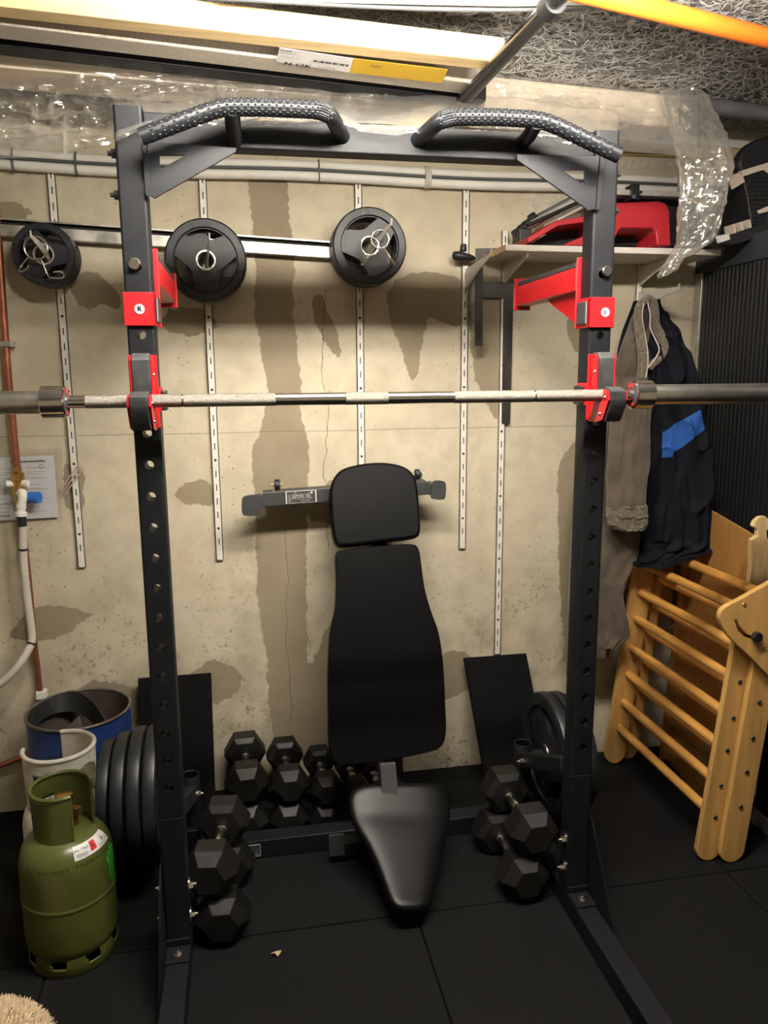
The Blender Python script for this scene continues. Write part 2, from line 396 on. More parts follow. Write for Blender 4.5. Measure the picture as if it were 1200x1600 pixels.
for nm, arr in (('stain', sd), ('plaster', sp)):
    at_ = wall.data.attributes.new(nm, 'FLOAT', 'POINT'); vals = np.ones(len(wall.data.vertices), np.float32); vals[:nx*nz] = arr.ravel(); at_.data.foreach_set('value', vals)

M['plainwall'] = mat('plain_concrete', (.50, .45, .34), .85, var=.1, vscale=4)
MB().box(-1.98, -1.9, -4.2, .12, 0, CEIL).build('wall_left', M['plainwall'], kind='structure', smooth=0)
MB().box(2.0, 2.08, -4.2, .12, 0, CEIL).build('wall_right', M['plainwall'], kind='structure', smooth=0)
MB().box(-1.98, 2.08, -4.32, -4.2, 0, CEIL).build('wall_front', M['plainwall'], kind='structure', smooth=0)

# floor of rubber tiles
fb = MB()
xl = [-1.88, -.885, .098, 1.076, 2.0]; yl = [.0, -.775, -1.775, -2.775, -4.2]
fb.box(-1.9, 2.0, -4.2, .12, -.06, -.012)
for i in range(4):
    for j in range(4): fb.box(xl[i]+.002, xl[i+1]-.002, yl[j+1]+.002, yl[j]-.002, -.012, 0)
fb.build('floor', M['mat_rubber'], kind='structure', bevel=.004, seg=2)

# wood-wool ceiling: base board + loose strands
M['woodwool'] = mat('grey_wood_wool', (.50, .49, .465), .9, var=.35, vscale=30)
M['woodwool_base'] = mat('grey_wood_wool_base', (.24, .232, .22), .95, var=.4, vscale=60, bump=.8, bscale=90)
cb = MB(); cb.box(-1.9, 2.0, -4.2, .12, CEIL, CEIL+.06, mi=0)
rs = np.random.RandomState(3)
ca, cbb = at(985, 137, z=CEIL), at(1062, 70, z=CEIL); hole = at(1013, 107, z=CEIL)
vs = []; fs = []
for k in range(21000):
    x = rs.uniform(-1.0, 1.75); y = rs.uniform(-1.35, .0)
    a = rs.uniform(0, 2*PI); ln = rs.uniform(.022, .075); cv = rs.uniform(-14, 14); w = rs.uniform(.0010, .0020); z = CEIL-.0005-rs.uniform(0, .009)
    mx, my = x+math.cos(a)*ln*.5, y+math.sin(a)*ln*.5
    if math.hypot((mx-hole.x)/1.3, my-hole.y) < .03: continue
    e = V((cbb.x-ca.x, cbb.y-ca.y)); t = max(0, min(1, ((mx-ca.x)*e.x+(my-ca.y)*e.y)/e.length_squared))
    if math.hypot(mx-ca.x-t*e.x, my-ca.y-t*e.y) < .006: continue
    o = len(vs)
    for s_ in range(5):
        nx_, ny_ = -math.sin(a), math.cos(a); dz = -.003*math.sin(PI*s_/4)*rs.uniform(.3, 1.4)
        vs += [(x-nx_*w, y-ny_*w, z+dz), (x+nx_*w, y+ny_*w, z+dz-.0006)]
        x += math.cos(a)*ln/4; y += math.sin(a)*ln/4; a += cv*ln/4
        if y > -.002: y = -.002
    fs += [(o+2*i, o+2*i+1, o+2*i+3, o+2*i+2) for i in range(4)]
cb.add(vs, fs, 1)
cb.build('ceiling', [M['woodwool_base'], M['woodwool']], kind='structure', smooth=60, recalc=False)

# trim along the wall head at the right
tb = MB(); a = at(940, 222, y=-.02)
tb.box(1.0, 1.98, -.028, -.001, 2.30, CEIL-.001)
tb.build('trim_1', M['offwhite'], kind='structure', bevel=.002)
MB().box(1.0, 1.98, -.022, -.001, 2.262, 2.2995).build('trim_2', mat('bare_tan_batten', (.50, .36, .17), .7, var=.15, vscale=10, stretch=(.5, 8, 8)), kind='structure', bevel=.002)

# lamp on the ceiling, in front of the rack and above the photographer's view
lt = thing('ceiling_lamp', (.1, -1.3175, CEIL), 'long twin-tube fluorescent lamp on the ceiling in front of the rack', 'lamp')
MB().box(-.53, .73, -1.39, -1.245, 2.235, 2.265).build('housing', M['white'], lt, bevel=.004)
for x_ in (-.4, .6): MB().cyl((x_, -1.3175, 2.265), (x_, -1.3175, CEIL-.001), .006, n=12).build('hanger', M['white'], lt)
for y_ in (-1.27, -1.365): MB().cyl((-.5, y_, 2.205), (.7, y_, 2.205), .013, n=16).build('tube', M['lamp'], lt)

# ------------------------------------------------------------------ overhead storage
ZP = 2.255                                               # top of the hanging pole
pole = thing('ceiling_pole', (.41, -.7, ZP-.036), 'glossy black round pole running under the ceiling and carrying the timber', 'pole')
pa = at(868, 0, z=ZP-.018); pa2 = pa + (pa - at(762, 115, z=ZP-.018))*.5; pb = at(762, 115, z=ZP-.018) + (at(762, 115, z=ZP-.018)-pa)*1.45
MB().cyl(pa2, pb, .0175, n=24).build('tube', M['blackpole'], pole)
c_ = at(862, 8, z=ZP-.018); d_ = (pb-pa).normalized()
MB().cyl(c_-d_*.02, c_+d_*.02, .024, n=24).build('coupling', M['uhmw_dark'], pole)
MB().box(c_.x-.012, c_.x+.012, c_.y-.012, c_.y+.012, ZP, CEIL-.002).build('hanger', M['uhmw_dark'], pole, bevel=.002)

def slab(name, m, lpx, rpx, w, h, ext=.5, z=ZP, rext=0, **k):
    """box lying on the pole: front bottom edge seen through lpx / rpx, width w behind it, height h"""
    a = at(*lpx, z=z); c = at(*rpx, z=z); d = (c-a).normalized(); a = a-d*ext; c = c+d*rext
    n = V((-d.y, d.x, 0)); p = MB()
    q = [a, c, c+n*w, a+n*w]; p.prism(q, (0, 0, h)); return p, a, c, d, n
p, a, c, d, n = slab('t', None, (0, 10), (788, 98), .052, .056)
p.build('timber_beam', M['timber'], bevel=.002, label='pale planed pine beam lying under the ceiling on the black pole', cat='timber')
p, a, c, d, n = slab('t', None, (0, 38), (762, 133), .082, .07, ext=.5)
wrapo = thing('wrapped_panel', tuple(a), 'long shrink-wrapped panel pack with a white printed label, behind the pine beam', 'panel')
p.build('pack', M['wrap'], wrapo, bevel=.006)
def under(px, py, z=ZP-.0012): return at(px, py, z=z)
lb = MB(); lb.prism([under(437, 74), under(552, 91), under(546, 113), under(432, 96)], (0, 0, -.0006))
lab = lb.build('label', M['label'], wrapo, label='white printed label')
yb = MB(); yb.prism([under(552, 91), under(700, 108), under(690, 130), under(546, 113)], (0, 0, -.0006)); yb.build('label', M['yellow'], wrapo, label='yellow label with handwriting')
tx = MB(); U = (under(500, 83)-under(440, 74.5)).normalized(); W = (under(470, 80)-under(467, 100)); W = (W-U*W.dot(U)).normalized(); zo = V((0, 0, -.0012))
put_text(tx, 'N 12K', .025, under(465, 101), U, W, zo, bold=.0006)
put_text(tx, 'GLASS', .010, under(447, 79), U, W, zo, bold=.0004)
put_text(tx, 'Wand Series', .008, under(450, 83), U, W, zo)
put_text(tx, 'Transparent 12', .007, under(452, 89), U, W, zo); put_text(tx, '8 414655 98', .009, under(510, 105), U, W, zo)
for i in range(26):
    if i % 5 == 3: continue
    q = under(491+i*2.1, 94.5+i*.29); w = .0012 if i % 3 else .002
    tx.add([q+zo-U*w-W*.005, q+zo+U*w-W*.005, q+zo+U*w+W*.005, q+zo-U*w+W*.005], [(0, 1, 2, 3)])
tx.build('lettering', M['ink'], lab, smooth=0, recalc=False)
tx = MB(); put_text(tx, '- NC', .02, under(585, 103), U, W, zo); tx.build('lettering', M['ink'], wrapo, smooth=0, recalc=False)
p, a, c, d, n = slab('t', None, (0, 71), (760, 158), .062, .05, ext=.5)
p.build('black_profile', M['powder'], bevel=.003, label='long black metal profile between the wrapped panel and the carton', cat='profile')
# long carton; its right end reaches past the pole
a = at(0, 104, z=ZP); c = at(1062, 199, z=ZP); d = (c-a).normalized(); n = V((-d.y, d.x, 0)); a = a-d*.5
cb = MB(); cb.prism([a+V((0, 0, .001)), c+V((0, 0, .001)), c+n*.17+V((0, 0, .001)), a+n*.17+V((0, 0, .001))], (0, 0, .092))
cb.build('long_carton', M['carton'], bevel=.012, seg=3, label='long cardboard carton lying under the ceiling, wrapped in clear film', cat='carton')
CA, CC, CD, CN = a, c, d, n

# clear film over the carton, draping on the rack's top bar
top = [(-60, 128), (60, 122), (150, 112), (250, 118), (330, 110), (400, 112), (440, 119), (500, 120), (560, 132), (600, 112), (640, 104), (700, 112), (760, 116), (830, 122), (862, 119), (930, 128), (1000, 140), (1050, 140), (1082, 144), (1100, 165)]
bot = [(-60, 255), (10, 247), (70, 246), (130, 236), (180, 222), (215, 205), (260, 198), (320, 196), (400, 196), (470, 196), (530, 190), (565, 206), (620, 212), (680, 200), (740, 205), (820, 208), (900, 228), (960, 236), (1030, 240), (1085, 246)]
def lerp(tab, x):
    for (x0_, y0_), (x1_, y1_) in zip(tab, tab[1:]):
        if x <= x1_: return y0_+(y1_-y0_)*(x-x0_)/(x1_-x0_)
    return tab[-1][1]
fl = MB(); nu, nv = 210, 34; rows = []
for i in range(nu+1):
    px = -60+1150*i/nu; yt, yb_ = lerp(top, px), lerp(bot, px)
    ta = at(px, yt, z=2.35).y
    for j in range(nv+1):
        t = j/nv; py = yt+(yb_-yt)*t
        s_ = CA.y + (CC.y-CA.y)*max(0, min(1, (px+300)/1362)) - .03     # front of the carton
        drape = -.868 if 180 < px < 960 else -.80+(.12 if px < 100 else .2)
        blend = min(1, max(0, (t-.35)/.6)); blend = blend*blend*(3-2*blend)
        y = s_*(1-blend) + drape*blend
        q = at(px, py, y=y)
        r1 = 1-abs(noise.noise(V((px*.013+py*.02, py*.035-px*.004, 9)))*2); r2 = 1-abs(noise.noise(V((px*.03-py*.05, py*.05+px*.012, 3)))*2); r3 = 1-abs(noise.noise(V((px*.006+py*.05, py*.09, 7)))*2)
        r4 = 1-abs(noise.noise(V((px*.022+py*.012, py*.012-px*.016, 15)))*2)
        k = noise.noise(V((px*.012, py*.02, 1)))*.020 + max(0, r1)**2*.020 + max(0, r2)**3*.012 + max(0, r3)**2*.012 + max(0, r4)**3*.018
        tow = (CAM-q).normalized(); q = q + tow*(k*(.25+.75*math.sin(PI*min(1, t*1.05)))*1.0+.004)
        rows.append(q)
fl.add(rows, [(i*(nv+1)+j, i*(nv+1)+j+1, (i+1)*(nv+1)+j+1, (i+1)*(nv+1)+j) for i in range(nu) for j in range(nv)])
film = thing('plastic_film', tuple(CC), 'crumpled clear plastic film over the carton, hanging down at its right end', 'plastic film')
fl.build('film_sheet', M['film'], film, smooth=60, recalc=False)
# hanging crumpled tail
R_ = [(143, 1035, 1092), (165, 1040, 1108), (190, 1048, 1120), (215, 1055, 1130), (240, 1062, 1138), (265, 1066, 1140), (290, 1068, 1135), (315, 1066, 1130), (340, 1062, 1124), (360, 1060, 1118), (380, 1060, 1108), (392, 1052, 1090), (404, 1046, 1068), (418, 1036, 1058), (431, 1027, 1044)]
tl = MB(); rings = []; nn = 72
for i in range(130):
    t = i/129*(len(R_)-1); k = min(int(t), len(R_)-2); f = t-k
    py, l, r = [R_[k][q]+(R_[k+1][q]-R_[k][q])*f for q in range(3)]
    yy = CC.y-.06-.10*min(1, i/40)
    a_, b_ = at(l, py, y=yy), at(r, py, y=yy); cc = (a_+b_)/2; hw = (b_-a_).length/2; ring = []
    for q in range(nn):
        an = 2*PI*q/nn; w = .95+.32*noise.noise(V((math.cos(an)*1.8, math.sin(an)*1.8, i*.035)))+.42*max(0, 1-abs(2.2*noise.noise(V((math.cos(an)*3.2+i*.02, math.sin(an)*3.2, i*.045)))))**2+.22*max(0, 1-abs(2.4*noise.noise(V((math.cos(an)*4+i*.07, math.sin(an)*4-i*.03, i*.09+4)))))**2
        ring.append(cc + V((math.cos(an)*hw*(.92+.12*w), math.sin(an)*hw*.55*w, 0)) + V((0, 0, .012*noise.noise(V((math.cos(an)*3, i*.12, 2))))))
    rings.append(ring)
tl.loft(rings, caps=False); tl.build('film_tail', M['film'], film, smooth=45, recalc=False)

# pipes at the ceiling
wp = thing('white_ceiling_pipe', tuple(at(680, 4, z=2.30)), 'white lagged pipe with a grey cable below it, top edge of the view', 'pipe')
MB().tube([at(330, -16, z=2.315), at(560, -9, z=2.315), at(800, -4, z=2.315), at(990, -7, z=2.315)], .017, n=20).build('lagging', M['foam'], wp)
MB().tube(sm([at(330, -4, z=2.30), at(560, 9, z=2.30), at(700, 14, z=2.30), at(850, 14, z=2.30), at(990, 4, z=2.30)], 5), .0052, n=12).build('cable', M['cable'], wp)
ot = MB(); ot.cyl(at(850, -28, z=2.29), at(1290, 82, z=2.29), .021, n=28); ot.build('orange_tube', M['orange'], label='bright orange tube under the ceiling at the top right corner', cat='tube')
gp = MB(); gp.cyl(at(1068, 161, z=2.32), at(1300, 190, z=2.32), .0235, n=28); gp.build('conduit', M['greypipe'], label='grey conduit under the ceiling, emerging behind the hanging film', cat='pipe')

# ------------------------------------------------------------------ on the back wall
ins = thing('insulated_pipes', (0, -.03, 2.16), 'pair of white insulated pipes with a dark cable between them, along the wall head', 'pipe')
def sag(x): return .004*math.cos((x+.1)*5.5)
for nm, z, y, r, m in (('insulation', 2.178, -.024, .0155, 'foam'), ('insulation', 2.146, -.026, .0155, 'foam'), ('cable', 2.162, -.042, .005, 'cable')):
    MB().tube([(x, y+.002*math.sin(x*7), z+sag(x)+.02*max(0, -x-.6)**1.0*(.35)) for x in np.linspace(-1.6, 1.9, 60)], r, n=14).build(nm, M[m], ins)
for px, m, w in ((22, 'cable', .004), (120, 'cable', .004), (498, 'cable', .004), (668, 'tape', .02), (1063, 'tape', .03)):
    x = at(px, 262, y=-.03).x; z = 2.162+sag(x)
    MB().loft([[V((xx, -.027+.023*math.cos(a), z+.036*math.sin(a))) for a in np.linspace(0, 2*PI, 24, endpoint=False)] for xx in (x-w/2, x+w/2)]).build('pipe_tie' if m == 'cable' else 'tape_wrap', M[m], ins)

def strip(x, z0, z1, label, tilt=0):
    o = MB(); w = .0125
    o.box(-w, w, -.002, 0, z0, z1); o.box(-w, -w+.0025, -.012, 0, z0, z1); o.box(w-.0025, w, -.012, 0, z0, z1); o.box(-w, w, -.012, -.0095, z0, z1)
    k = 0; z = z1-.03
    while z > z0+.02:
        if k % 5 == 4: o.cyl((0, -.0122, z), (0, -.0124, z), .0045, n=12, mi=1)
        else: o.box(-.0017, .0017, -.0123, -.0119, z-.011, z+.011, mi=1)
        z -= .0475; k += 1
    o.v = [p + V((x+tilt*(p.z-z1), -.0005, 0)) for p in o.v]
    return o.build('slotted_wall_strip', [M['strip'], M['dark']], smooth=0, label=label, cat='wall strip', group='slotted wall strips')
strip(-.890, .876, 2.16, 'white slotted wall strip furthest left, beside the paper sheet')
strip(-.432, .878, 2.16, 'white slotted wall strip behind the middle hanging plates')
strip(.073, .877, 2.16, 'white slotted wall strip behind the right hanging stack and the bench head')
strip(.445, .877, 2.16, 'white slotted wall strip carrying the black clamp, left of the steel squares')
strip(.588, .455, 2.0, 'white slotted wall strip beneath the shelf, passing behind the steel squares')
strip(1.10, .9, 1.96, 'white slotted wall strip above the coats, mostly hidden')

def shelf_bracket(base, tip, label, h=.07):
    base = V(base); tip = V(tip); d = tip-base; ln = d.length; d.normalize(); s_ = d.cross(V((0, 0, 1))).normalized(); u = V((0, 0, 1))
    pts = [base+u*.0, base+d*ln+u*.004, base+d*ln+u*.012, base+d*(ln-.008)+u*.004, base+d*(ln-.006)-u*.012, base+d*(ln*.5)-u*.032, base-u*h, base-u*(h+.02)]
    pts = [base, base+d*(ln-.006), base+d*(ln-.004)+u*.010, base+d*ln+u*.010, base+d*ln-u*.010, base+d*(ln*.5)-u*.034, base-u*h]
    o = MB(); o.prism([p-s_*.002 for p in pts], s_*.004)
    return o.build('shelf_bracket', M['bracket'], smooth=0, bevel=.0006, seg=1, label=label, cat='bracket', group='shelf brackets')
BR = {}
for nm, bx, zb, tp, ty, lab in (('L', -.888, 1.890, (47, 360), -.20, 'grey bracket holding the left stack of hanging plates'),
                        ('M', -.434, 1.876, (327, 364), -.20, 'grey bracket holding the middle pair of hanging plates'),
                        ('R', .075, 1.923, (612, 341), -.25, 'grey bracket holding the right stack of hanging plates'),
                        ('C', .447, 1.868, (768, 389), -.20, 'empty grey bracket beside the black clamp'),
                        ('S', .588, 1.888, None, -.235, 'grey bracket under the left end of the shelf'),
                        ('T', 1.10, 1.888, None, -.235, 'grey bracket under the right end of the shelf'),
                        ('H', 1.10, 1.80, (1062, 443), -.23, 'empty grey bracket above the brown coat')):
    tip = at(*tp, y=ty) if tp else V((bx, ty, zb))
    if tp: tip.z -= .010
    BR[nm] = (V((bx, -.012, zb)), tip); shelf_bracket((bx, -.0125, zb), tip, lab)

# galvanised rail resting on the plate brackets
a, c = at(-60, 336, y=-.035), at(530, 378, y=-.035); d = (c-a).normalized(); u = V((-d.z, 0, d.x))
rl = MB()
for (y0_, y1_, h0, h1, mi) in ((-.022, -.020, -.052, .0, 1), (-.040, -.012, -.003, .0, 0), (-.042, -.039, -.054, -.019, 0), (-.042, -.012, -.054, -.052, 0), (-.042, -.022, -.020, -.018, 1), (-.041, -.039, -.006, .0, 0)):  # recess faces coloured dark in place of shade inside the channel
    p = [a+u*h0, c+u*h0, c+u*h1, a+u*h1]; rl.prism([V((q.x, y0_, q.z)) for q in p], (0, y1_-y0_, 0), mi=mi)
rl.build('galvanised_rail', [M['galv'], M['dark']], smooth=0, bevel=.001, seg=1, label='galvanised steel rail along the wall behind the hanging plates', cat='rail')
# ------------------------------------------------------------------ weight plates
def make_plate(R, t, label=None, group=None):
    """tri-grip rubber plate, axis along y, front towards -y"""
    o = thing('weight_plate', (0, 0, 0), label, 'weight plate', group)
    b = MB(); h = t/2
    rim = [(R*.76, -h*.55), (R*.79, -h), (R*.955, -h), (R*.99, -h*.8), (R, -h*.5), (R, h*.5), (R*.99, h*.8), (R*.955, h), (R*.79, h), (R*.76, h*.55)]
    b.lathe(rim, ax=(0, 1, 0), n=64)
    out = [V((R*.77*math.cos(a), -h*.6, R*.77*math.sin(a))) for a in np.linspace(0, 2*PI, 64, endpoint=False)]
    hub = [V((.030*math.cos(a), -h*.6, .030*math.sin(a))) for a in np.linspace(0, 2*PI, 32, endpoint=False)]
    holes = [hub]
    for k in range(3):
        a0 = PI/2+k*2*PI/3
        arc = [(R*.745, a0+q) for q in np.linspace(-.66, .66, 16)]
        inn = [(R*(.45+.22*abs(q/.58)**2), a0+q) for q in np.linspace(.58, -.58, 13)]
        holes.append([V((r*math.cos(a), -h*.6, r*math.sin(a))) for r, a in arc+inn])
        for q in np.linspace(-.44, .44, 13):            # moulded grip teeth on the rim
            a = a0+q; c = V((math.cos(a), 0, math.sin(a))); s_ = V((-math.sin(a), 0, math.cos(a)))
            b.prism([c*R*.80-s_*.0022+V((0, -h, 0)), c*R*.80+s_*.0022+V((0, -h, 0)), c*R*.93+s_*.0022+V((0, -h, 0)), c*R*.93-s_*.0022+V((0, -h, 0))], (0, -.0016, 0))
        a = a0+PI/3
        c = V((math.cos(a), 0, math.sin(a))); s_ = V((-math.sin(a), 0, math.cos(a)))
        q = [c*R*.53-s_*R*.15, c*R*.53+s_*R*.15, c*R*.66+s_*R*.15, c*R*.66-s_*R*.15]
        b.prism([p+V((0, -h*.6, 0)) for p in q], (0, -.0018, 0))
    b.prism(out, (0, h*1.2, 0), holes)
    b.build('disc', M['rubber_plate'], o, smooth=35)
    b = MB(); b.lathe([(.0255, -h*.75), (.0255, h*.75), (.0305, h*.75), (.0315, h*.6), (.0315, -h*.6), (.0305, -h*.75), (.0255, -h*.75)], ax=(0, 1, 0), n=40)
    b.build('hub_ring', M['steel'], o)
    return o
def half(px0, px1, py, y): return (at(px1, py, y=y)-at(px0, py, y=y)).x/2
plates = {}
def plate(R, t, loc, rot, label, group):
    k = (round(R, 3), round(t, 3))
    if k not in plates:
        o = plates[k] = make_plate(R, t); o.location = loc; o.rotation_euler = rot
    else: o = dup(plates[k], loc, rot)
    o['label'] = label; o['category'] = 'weight plate'; o['group'] = group; return o
G = 'weight plates hanging on the wall'
c = at(67.5, 397, y=-.125); R1 = half(16.5, 118, 397, -.125)
for k, (dy, lab) in enumerate(((0, 'front black plate of the left hanging stack, spring collar over it'), (.033, 'second black plate of the left hanging stack'), (.066, 'black plate nearest the wall in the left hanging stack'))):
    plate(R1, .031, (c.x, -.125+.0155+dy, c.z), (0, .5, 0), lab, G)
cL = c
cM = at(321.5, 406, y=-.115); R2 = half(257, 386, 406, -.115)
plate(R2, .034, (cM.x, -.098, cM.z), (0, 0, 0), 'large black tri-grip plate in front of the middle hanging pair, beside the left upright', G)
plate(R2, .034, (cM.x, -.063, cM.z), (0, .62, 0), 'added rear black plate darkening the openings of the middle hanging plate', G)  # rear plate added to make the front plate's openings look dark
cR = at(578, 384, y=-.150); R3 = half(520, 636, 384, -.150)
for k, (dy, lab) in enumerate(((0, 'front black plate of the right hanging stack with two spring collars'), (.037, 'second black plate of the right hanging stack'), (.074, 'black plate nearest the wall in the right hanging stack'))):
    plate(R3, .035, (cR.x, -.150+.0175+dy, cR.z), (0, -.35, 0), lab, G)

G = 'weight plates on the rack storage pegs'
for x, R, t, lab in ((-.634, .200, .040, 'large black plate closest to the left upright, left floor peg'), (-.677, .198, .040, 'second large black plate out from the left upright'), (-.722, .186, .040, 'third black plate out from the left upright, slightly smaller'), (-.765, .170, .036, 'outermost black plate of the left floor peg, nearest the white bottle')):
    plate(R, t, (x, -.45, .27), (0, .6, PI/2), lab, G)
for x, R, t, lab in ((.622, .200, .040, 'black plate facing the bench on the right floor peg'), (.664, .198, .040, 'middle black plate on the right floor peg'), (.700, .186, .030, 'outermost black plate on the right floor peg, beside the climbing frame')):
    plate(R, t, (x, -.45, .27), (0, .3, -PI/2), lab, G)

def collar(c, r, legs, label):
    o = thing('spring_collar', tuple(c), label, 'spring collar', 'chrome spring collars'); c = V(c)
    b = MB(); pts = [c+V((r*math.cos(a), .004*a/PI, r*math.sin(a))) for a in np.linspace(-PI/2, 3.3*PI, 60)]
    b.tube(pts, .0024, n=10); b.build('coil', M['chrome'], o)
    for l in legs: b = MB(); b.tube(sm([V(p) for p in l], 5), .0024, n=10); b.build('handle', M['chrome'], o)
y = -.160
c = at(55.5, 387, y=y); r = half(37, 74, 387, y)
collar(c, r, [[at(47, 401, y=y), at(42, 404, y=y), at(31, 420, y=y-.005), at(33, 424, y=y-.03), at(43, 419, y=y-.03), at(44, 415, y=y-.03)],
              [at(62, 404, y=y), at(66, 409, y=y), at(75, 430, y=y), at(82, 434, y=y+.01), at(97, 434, y=y-.01), at(99, 428, y=y-.02), at(94, 424, y=y-.02), at(84, 425, y=y-.01)]], 'chrome spring collar on the left hanging plates, handles splayed down')
y = -.185
c = at(578.5, 384.5, y=y); r = half(565.5, 593, 384, y)
collar(c, r, [[at(577, 401, y=y), at(570, 404, y=y), at(565, 412, y=y-.02), at(567, 414, y=y-.02), at(577, 404, y=y-.01)]], 'left chrome spring collar of the two on the right hanging plates')
c = at(594, 373.5, y=y-.012); r = half(581, 608, 373, y-.012)
collar(c, r, [[at(600, 387, y=y-.01), at(607, 398, y=y-.01), at(616, 412, y=y-.02), at(609, 403, y=y-.03)]], 'right chrome spring collar of the two, further along the bracket')

# ------------------------------------------------------------------ rack
rack = thing('squat_rack', (0, -.827, 0), 'tall black half rack with perforated uprights and two bent pull-up grips', 'squat rack')
YF, YB, XO, XI = -.857, -.797, .577, .517
HOLES = [1.601-.0731*k for k in range(-2, 16)]
def post(sx):
    xc = sx*(XO+XI)/2; f = .024; b = MB(); n = 20; zb, zt = .425, 2.075
    angs = sorted([2*PI*k/n+.001 for k in range(n)] + [s_ for s_ in (math.atan2(.0365, .024), PI-math.atan2(.0365, .024), PI+math.atan2(.0365, .024), 2*PI-math.atan2(.0365, .024))])
    for y, sg in ((YF, 1), (YB, -1)):
        zp = zt
        hs = [z for z in HOLES if zb+.05 < z < zt-.05]
        edges = [hs[0]+.0365]+[(a+c_)/2 for a, c_ in zip(hs, hs[1:])]+[hs[-1]-.0365]
        for ea, eb in ((zb, edges[-1]), (edges[0], zt)): b.add([V((xc-f, y, ea)), V((xc+f, y, ea)), V((xc+f, y, eb)), V((xc-f, y, eb))], [(0, 1, 2, 3)])
        for z, e0, e1 in zip(hs, edges, edges[1:]):
            cir = []; box = []
            for a in angs:
                ca, sa = math.cos(a), math.sin(a); cir.append(V((xc+.0105*ca, y, z+.0105*sa)))
                up = (e0-z) if sa > 0 else (z-e1)
                s_ = min(f/abs(ca) if abs(ca) > 1e-6 else 9, up/abs(sa) if abs(sa) > 1e-6 else 9)
                box.append(V((xc+s_*ca, y, z+s_*sa)))
            m = len(angs); b.add(cir+box, [(i, (i+1) % m, m+(i+1) % m, m+i) for i in range(m)])
    for z in hs:
        b.cyl((xc, YF, z), (xc, YB, z), .0105, n=24, caps=False)
    sec = []
    for cx, cy, a0 in ((f, YF+.006, -PI/2), (f, YB-.006, 0)):
        sec += [(xc+cx+.006*math.cos(a0+q), cy+.006*math.sin(a0+q)) for q in np.linspace(0, PI/2, 5)]
    sec2 = [(2*xc-x, y) for x, y in sec]
    for sc in (sec, sec2):
        b.add([V((x, y, z)) for z in (zb, zt) for x, y in sc], [(i, i+1, len(sc)+i+1, len(sc)+i) for i in range(len(sc)-1)])
    b.add([V((x, y, zt)) for x, y in sec+sec2[::-1]], [tuple(range(len(sec)*2))])
    b.build('upright', M['powder'], rack, smooth=30)
    b = MB(); b.box(xc-.0305, xc+.0305, YF-.0005, YB+.0005, .062, .424); b.build('lower_post', M['powder'], rack, bevel=.006, seg=3)
    # base beam running from the rear cross beam out to the front
    b = MB(); b.box(xc-.03, xc+.03, -1.50, -.36, 0, .060); b.build('base_beam', M['powder'], rack, bevel=.005, seg=3)
    b = MB(); b.box(xc-.031, xc+.031, -1.51, -1.495, 0, .061); b.build('end_cap', M['plug'], rack, bevel=.003)
    # outer gusset plate and angle bracket on the beam
    b = MB(); xo = sx*(XO+.001); b.prism([V((xo, q, z)) for q, z in ((-.80, .005), (-1.03, .005), (-1.03, .03), (-.862, .29), (-.80, .29))], (sx*.005, 0, 0))
    b.build('gusset_plate', M['powder'], rack, bevel=.001)
    b = MB(); b.box(xc-.03, xc+.03, YF-.062, YF-.001, .0605, .066); b.box(xc-.03, xc+.03, YF-.0065, YF-.001, .06, .085); b.build('angle_bracket', M['powder'], rack, bevel=.0015)
    b = MB(); hexbolt(b, (xc, YF-.034, .066), (0, 0, 1), .010, .006, .014); b.build('bolt', M['chrome'], rack)
    for z in (.212, .126):
        b = MB(); hexbolt(b, (sx*(XI-.0005), -.827, z), (-sx, 0, 0), .009, .008, .021); b.build('bolt', M['chrome'], rack)
        b = MB(); hexbolt(b, (sx*(XO+.006), -.827, z), (sx, 0, 0), .008, .006, .012); b.build('bolt', M['chrome'], rack)
    for z in (1.985, 1.90):
        b = MB(); hexbolt(b, (sx*(XO), -.827, z), (sx, 0, 0), .010, .009, .013); b.build('bolt', M['uhmw_dark'], rack)
    # rear: short post with bar holder, plate peg, strut to the upright
    xr = sx*.535
    b = MB(); b.lathe([(.0235, .15), (.0235, .0), (.028, .0), (.028, .155), (.0265, .157), (.0235, .155), (.0235, .02)], o=(xr, -.44, .155), n=32); b.lathe([(.0, 0), (.028, 0)], o=(xr, -.44, .156), n=32)
    b.build('bar_holder', M['powder'], rack)
    b = MB(); b.box(xr-.025, xr+.025, -.49, -.39, .06, .154); b.build('rear_post', M['powder'], rack, bevel=.004)
    b = MB(); b.bar((xr, -.462, .262), (xr, YB+.004, .418), .046, .046, up=(0, 0, 1)); b.build('storage_arm', M['powder'], rack, bevel=.004)
    b = MB(); hexbolt(b, (xr-sx*.023, -.50, .278), (-sx, 0, 0), .008, .008, .011); b.build('bolt', M['chrome'], rack)
    b = MB(); b.cyl((sx*.560, -.45, .262), (sx*(.73 if sx > 0 else .82), -.45, .262), .0235, n=32); b.cyl((sx*.600, -.45, .262), (sx*.607, -.45, .262), .036, n=32)
    b.build('plate_peg', M['powder'], rack)
for sx in (-1, 1): post(sx)
b = MB(); b.box(-XI, XI, -.852, -.802, 2.0, 2.066); b.build('top_crossbar', M['powder'], rack, bevel=.004, seg=3)
b = MB(); b.box(-XI+.001, XI-.001, -.44, -.38, .0, .062); rb = b.build('rear_crossbeam', M['powder'], rack, bevel=.003, seg=2)
bb = MB(); q = at(393, 1306, y=-.4405)
bb.box(q.x-.026, q.x+.026, -.442, -.4403, .012, .050); bb.build('badge', M['ink'], rb)
bb = MB()
for z0_, z1_ in ((.0105, .0125), (.0495, .0515)): bb.box(q.x-.027, q.x+.027, -.4428, -.4403, z0_, z1_)
for x_ in (-.027, .025): bb.box(q.x+x_, q.x+x_+.002, -.4428, -.4403, .0105, .0515)
